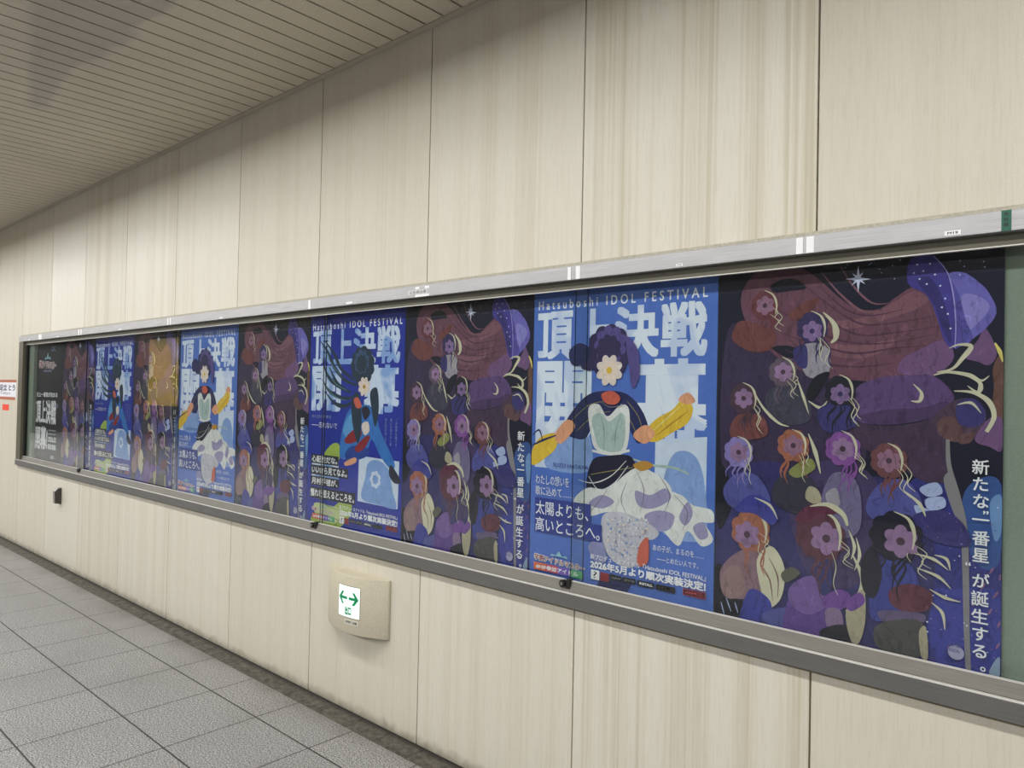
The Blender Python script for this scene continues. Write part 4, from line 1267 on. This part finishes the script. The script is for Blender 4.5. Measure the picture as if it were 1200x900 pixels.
def logo(layer, p, x0, z0, x1, z1, stripe):
    w, h = x1-x0, z1-z0
    it = []
    # little crown arch over a red and white title
    arch = [(x0+w*0.32, z0+h*0.72), (x0+w*0.36, z0+h*0.95), (x0+w*0.44, z0+h*0.86), (x0+w*0.5, z0+h*1.30), (x0+w*0.56, z0+h*0.86), (x0+w*0.64, z0+h*0.95), (x0+w*0.68, z0+h*0.72), (x0+w*0.58, z0+h*0.80), (x0+w*0.42, z0+h*0.80)]
    it.append(('box', 'logo_cyan', arch))
    it.append(('学園アイドルマスター', 'white', (x0-2, z0+h*0.10, x1+2, z0+h*0.74), 0.09, -0.04))
    o = lettering('emblem', p, it, layer)
    lettering('emblem_title', p, [('学園アイドルマスター', 'logo_red', (x0, z0+h*0.14, x1, z0+h*0.70), 0.02, -0.04)], layer)
    if stripe:
        a, b_, c, d = stripe
        s = (c-a)/4
        lettering('ribbon_tag', p, [('box', 'stripe_orange', ((a, b_), (a+s, b_), (a+s, d), (a, d))), ('box', 'stripe_red', ((a+s, b_), (a+2*s, b_), (a+2*s, d), (a+s, d))),
            ('box', 'stripe_violet', ((a+2*s, b_), (a+3*s, b_), (a+3*s, d), (a+2*s, d))), ('box', 'stripe_green', ((a+3*s, b_), (c, b_), (c, d), (a+3*s, d))),
            ('#HIF参加アイドル', 'white', (a+10, b_+5, c-20, d-5), 0.03)], layer)

def split(a, mark):
    k = [i for i, s in enumerate(a) if s[0] == mark]
    return k[0]

def poster_night():
    mb = sheet('night_base'); L = [0]; draw(mb, ART_NIGHT, None, L)
    p = mb.build('poster')
    mb = MB(); y = -LAY*(L[0]+2)
    for ch, cx, cz, em in (('新', 677, 496, 37), ('た', 677, 456, 37), ('な', 678, 416, 37), ('”', 697, 384, 30), ('一', 678, 372, 37), ('番', 679, 329, 37), ('星', 679, 289, 37), ('“', 662, 259, 30),
                           ('が', 679, 229, 37), ('誕', 678, 187, 37), ('生', 678, 145, 37), ('す', 679, 105, 37), ('る', 679, 65, 37), ('。', 696, 34, 34)):
        write_em(mb, ch, ink('white'), cx/1000, cz/1000, em/1000, y, 0.012)
    mb.build('slogan', p)
    mb = MB(); write(mb, '初星', ink('slate_blue'), mm(612, 62, 642, 74), -LAY*(L[0]+2), 0.0); write(mb, 'IDOL', ink('slate_blue'), mm(616, 50, 638, 58), -LAY*(L[0]+2), 0.0)
    mb.build('seal_lettering', p)
    return p

def poster_sky():
    mb = sheet('sky_base'); L = [0]; i, j = split(ART_SKY, 'TITLE'), split(ART_SKY, 'TEXT')
    draw(mb, ART_SKY[:i], None, L); tl = L[0]; L[0] += 4
    draw(mb, ART_SKY[i+1:j], None, L)
    p = mb.build('poster')
    lettering('festival_line', p, [('H a t s u b o s h i   I D O L   F E S T I V A L', 'white', (22, 952, 687, 984), 0.012)], [tl])
    lettering('headline', p, [('頂', T_SKY, (20, 774, 180, 944), 0.032), ('上', T_SKY, (190, 774, 345, 944), 0.036), ('決', T_SKY, (352, 774, 520, 944), 0.032), ('戦', T_SKY, (527, 774, 688, 944), 0.032),
                              ('開', T_SKY, (20, 505, 262, 768), 0.032), ('幕', T_SKY, (440, 505, 692, 768), 0.032)], [tl])
    L[0] += 1
    lettering('verse', p, [('わたしの想いを', 'white', (27, 329, 178, 363), 0.0), ('歌に込めて……', 'white', (27, 290, 196, 322), 0.0), ('伝えてきます。', 'dim_text', (27, 262, 128, 282), 0.0),
                           ('SUZU HATAYA', 'slogan_box', (105, 396, 258, 410), 0.0)], L)
    lettering('slogan', p, [rect('slogan_box', 26, 216, 271, 281), rect('slogan_box', 26, 159, 318, 217), ('太陽よりも、', 'white', (30, 222, 262, 270), 0.004), ('高いところへ。', 'white', (30, 163, 310, 212), 0.004)], L)
    lettering('caption', p, [('あの子が、まるのを……', 'white', (514, 164, 690, 184), 0.0), ('――とめたい人です。', 'white', (530, 132, 672, 150), 0.0)], L)
    logo(L, p, 28, 54, 250, 92, (26, 24, 244, 50)); footer(L, p)
    return p

def poster_royal():
    mb = sheet('royal_base'); L = [0]; i, j = split(ART_ROYAL, 'TITLE'), split(ART_ROYAL, 'TEXT')
    draw(mb, ART_ROYAL[:i], None, L); tl = L[0]; L[0] += 4
    draw(mb, ART_ROYAL[i+1:j], None, L)
    p = mb.build('poster')
    lettering('festival_line', p, [('H a t s u b o s h i   I D O L   F E S T I V A L', 'white', (18, 942, 700, 974), 0.014)], [tl])
    lettering('headline', p, [('頂', T_ROYAL, (22, 774, 180, 940), 0.032), ('上', T_ROYAL, (195, 774, 345, 940), 0.03), ('決', T_ROYAL, (352, 774, 520, 940), 0.032), ('戦', T_ROYAL, (527, 774, 690, 940), 0.032),
                              ('開', T_ROYAL, (20, 550, 262, 768), 0.032), ('幕', T_ROYAL, (440, 550, 690, 768), 0.032)], [tl])
    lettering('verse', p, [('あの日の約束を', 'dim_text', (29, 516, 190, 532), 0.0), ('――忘れないで', 'white', (28, 470, 240, 498), 0.0)], L)
    mb = MB(); y = -LAY*(L[0]+2)
    for c, col in enumerate(('この歌声を届ける', '誰にも負けない星', 'あの空の向こうへ')):
        for r, ch in enumerate(col): write_em(mb, ch, ink('dim_text'), (676-c*36)/1000, (526-r*15)/1000, 0.015, y)
    mb.build('side_verse', p); L[0] += 2
    lettering('slogan', p, [rect('black_box', 30, 296, 258, 340), rect('black_box', 30, 242, 335, 288), rect('black_box', 30, 190, 265, 234), rect('black_box', 26, 128, 394, 182),
        ('心配性だな。', 'white', (38, 302, 248, 334), 0.02), ('いいから見てなよ。', 'white', (40, 248, 326, 282), 0.02), ('月村手毬が、', 'white', (40, 196, 254, 228), 0.02), ('憧れを超えるところを。', 'white', (32, 136, 386, 174), 0.02)], L)
    logo(L, p, 50, 64, 236, 96, (50, 30, 238, 54)); footer(L, p)
    return p

def poster_black():
    mb = sheet('black_base'); p = mb.build('poster'); L = [2]
    logo(L, p, 110, 790, 560, 900, None)
    lettering('emblem_caption', p, [('THE IDOL MASTER', 'dim_text', (230, 765, 440, 783), 0.02)], L)
    lettering('lead_line', p, [('史上一番星が決まる', 'white', (70, 552, 610, 594), 0.03)], L)
    lettering('headline', p, [('頂上決戦', 'white', (62, 325, 590, 525), 0.032), ('開幕!', 'white', (62, 100, 390, 300), 0.032)], L)
    lettering('notes', p, [rect('grey_bar', 410, 268, 600, 278), rect('grey_bar', 410, 238, 600, 248), ('2026.05', 'white', (410, 176, 610, 220), 0.03), ('順次実装', 'white', (410, 112, 610, 160), 0.03),
        rect('grey_bar', 480, 36, 570, 66), ('OC', 'dim_text', (430, 940, 540, 980), 0.0), ('2026', 'dim_text', (520, 470, 640, 500), 0.0)], L)
    return p

def copy_tree(o):
    c = o.copy(); C.objects.link(c)
    for ch in o.children:
        d = ch.copy(); C.objects.link(d); d.parent = c
    return c

def hang(p, k, label, group):
    p.location = (-0.307-POS_W*(k+1), POS_Y, POS_Z); tag(p, label, 'poster', group)
NG, SG, RG = 'dark night posters in the case', 'pale blue posters in the case', 'royal blue posters in the case'
n0 = poster_night()
hang(n0, 0, 'nearest and largest dark purple night poster, beside the bare grey-green board', NG)
hang(copy_tree(n0), 2, 'dark purple night poster between the nearer pale blue and royal blue posters', NG)
hang(copy_tree(n0), 4, 'dark purple night poster hung just left of the nearer royal blue poster', NG)
hang(copy_tree(n0), 6, 'dark purple night poster under a yellow reflection, left of the farther pale blue poster', NG)
hang(copy_tree(n0), 8, 'farthest dark purple night poster, right beside the black poster', NG)
s0 = poster_sky()
hang(s0, 1, 'nearer pale blue poster with big pale title and white and gold paper flower', SG)
hang(copy_tree(s0), 5, 'farther, smaller pale blue poster with white and gold paper flower', SG)
r0 = poster_royal()
hang(r0, 3, 'nearer royal blue poster with dark teal flower and pale inset picture', RG)
hang(copy_tree(r0), 7, 'farther, smaller royal blue poster near the left end of the case', RG)
hang(poster_black(), 9, 'black poster with white title at the far left end of the case', None)

# ------------------------------------------------------------------ exit guide light low on the wall
gx, gz = -2.677, 0.375
gl = tag(empty('guide_light', (gx, 0.0, gz)), 'beige bulging exit guide light with green arrows, low on the wall', 'exit light')
W2, BUL, TH = 0.216, 0.078, 0.012
def arc_y(x): return -TH - (BUL-TH)*(1-(x/W2)**2)
prof = [(W2*t/14, arc_y(W2*t/14)) for t in range(-14, 15)] + [(W2, -0.0005), (-W2, -0.0005)]
mb = MB(); mb.prism(prof, 'z', 0.0, 0.247, HOUSE, False)
for f in mb.bm.faces:
    if len(f.verts) == 4: f.smooth = True
o = mb.build('housing', gl)
bv = o.modifiers.new('bevel', 'BEVEL'); bv.width = 0.002; bv.segments = 2; bv.limit_method = 'ANGLE'; bv.angle_limit = math.radians(40)
px0, px1, pz0, pz1 = -0.042, 0.092, 0.070, 0.200
def bent(mb, x0, x1, z0, z1, off, mat, n=10):
    i = mb.mi(mat); A = []; B = []
    for k in range(n+1):
        x = x0+(x1-x0)*k/n; A.append(mb.bm.verts.new((x, arc_y(x)-off, z0))); B.append(mb.bm.verts.new((x, arc_y(x)-off, z1)))
    for k in range(n): mb.bm.faces.new((A[k], A[k+1], B[k+1], B[k])).material_index = i
mb = MB(); bent(mb, px0-0.004, px1+0.004, pz0-0.004, pz1+0.004, 0.0006, flat('panel_rim', (168, 162, 144), 0.5)); mb.build('panel_rim', gl)
mb = MB(); bent(mb, px0, px1, pz0, pz1, 0.0012, WHITEGLOW); lit = mb.build('lit_panel', gl); lit['label'] = 'glowing white panel with green arrows'
def bent_poly(mb, pts, off, mat): mb.poly([(a, arc_y(a)-off, b_) for a, b_ in pts], mat)
mb = MB(); cz = 0.150; cx = (px0+px1)/2
for s in (-1, 1):
    q = lambda u, v: (cx+s*u, cz+v)
    bent_poly(mb, [q(0.005, 0.006), q(0.030, 0.006), q(0.030, -0.006), q(0.005, -0.006)], 0.0024, ARROW)
    bent_poly(mb, [q(0.028, 0.006), q(0.052, 0.006), q(0.052, -0.006), q(0.028, -0.006)], 0.0024, ARROW)
    bent_poly(mb, [q(0.063, 0.0), q(0.040, 0.027), q(0.026, 0.027), q(0.046, 0.0)], 0.0027, ARROW)
    bent_poly(mb, [q(0.063, 0.0), q(0.040, -0.027), q(0.026, -0.027), q(0.046, 0.0)], 0.0030, ARROW)
mb.build('arrow', lit)
mb = MB(); write(mb, '出口', ARROW, (cx-0.018, 0.078, cx+0.022, 0.116), 0.0, 0.045)
for v in mb.bm.verts: v.co.y = arc_y(v.co.x)-0.0024
mb.build('exit_lettering', lit)
mb = MB(); bent(mb, 0.006, 0.086, 0.040, 0.060, 0.0008, flat('rating_paper', (214, 212, 200), 0.5))
mb2 = MB(); write(mb2, '非常灯 点検', BLACKINK, (0.012, 0.044, 0.080, 0.056), 0.0, 0.01)
for v in mb2.bm.verts: v.co.y = arc_y(v.co.x)-0.0018
rl = mb.build('rating_label', gl); mb2.build('rating_lettering', rl)

# ------------------------------------------------------------------ small metal stop on the lower wall
st = tag(empty('wall_stop', (-6.575, 0.0, 0.545)), 'small dark metal stop fixed to the lower wall', 'wall stop')
mb = MB(); mb.prism([(-0.001, -0.062), (-0.044, -0.054), (-0.048, 0.040), (-0.030, 0.060), (-0.001, 0.066)], 'x', -0.021, 0.021, STOPM); mb.build('body', st)
mb = MB(); mb.prism([(-0.047, 0.041), (-0.0305, 0.0615), (-0.001, 0.0675), (-0.001, 0.0665), (-0.030, 0.0595), (-0.046, 0.040)], 'x', -0.022, 0.022, STOPL); mb.build('cap', st)
mb = MB(); mb.prism([(-0.0445, -0.053), (-0.0465, -0.053), (-0.0505, 0.040), (-0.0485, 0.040)], 'x', -0.020, 0.020, STOPL); mb.build('front_light_tone', st)  # paler front face: its lighter side is put into the colour

# ------------------------------------------------------------------ stickers at the left end of the wall
BROWN = flat('sticker_brown', (176, 98, 66), 0.5); NAVY = flat('sticker_navy', (30, 36, 84), 0.5); SWHITE = flat('sticker_white', (236, 236, 244), 0.4)
nt_ = tag(empty('wall_sticker', (-8.15, -0.0005, 1.37)), 'white wall sticker with brown stripes and navy writing left of the case', 'sticker')
mb = MB(); mb.box(-0.34, 0.30, -0.001, 0.0, -0.088, 0.090, SWHITE); mb.build('paper', nt_)
mb = MB(); mb.box(-0.34, 0.302, -0.0014, -0.0008, 0.068, 0.092, BROWN); mb.box(-0.34, 0.286, -0.0014, -0.0008, -0.092, -0.066, BROWN); mb.build('stripe', nt_)
mb = MB(); write(mb, '足立 とう', NAVY, (-0.22, -0.010, 0.27, 0.050), -0.0014, 0.03); write(mb, 'Tokyo', NAVY, (-0.20, -0.050, 0.12, -0.018), -0.0014, 0.0); mb.build('writing', nt_)
mb = MB(); mb.box(-0.105, 0.105, -0.001, 0.0, -0.028, 0.028, flat('red_paper', (240, 74, 50), 0.5), 0.0004)
tag(mb.build('red_sticker', loc=(-8.16, -0.0008, 1.205)), 'small plain red square sticker below the white sticker', 'sticker')

# ------------------------------------------------------------------ yellow exit board across the corridor, seen mirrored in the glass
bd = tag(empty('exit_board', (-20.0, -6.4, 0.95)), 'lit yellow board on the far side of the corridor', 'sign board')
YEL = mat_glow('lit_yellow', (206, 172, 38), 0.2)
mb = MB(); mb.box(-0.95, 0.95, 0.0, 0.05, -0.03, 1.85, flat('board_frame', (60, 60, 60), 0.4), 0.004); mb.build('frame', bd)
mb = MB(); mb.box(-0.90, 0.90, 0.048, 0.054, 0.02, 1.80, YEL); mb.build('lit_face', bd)
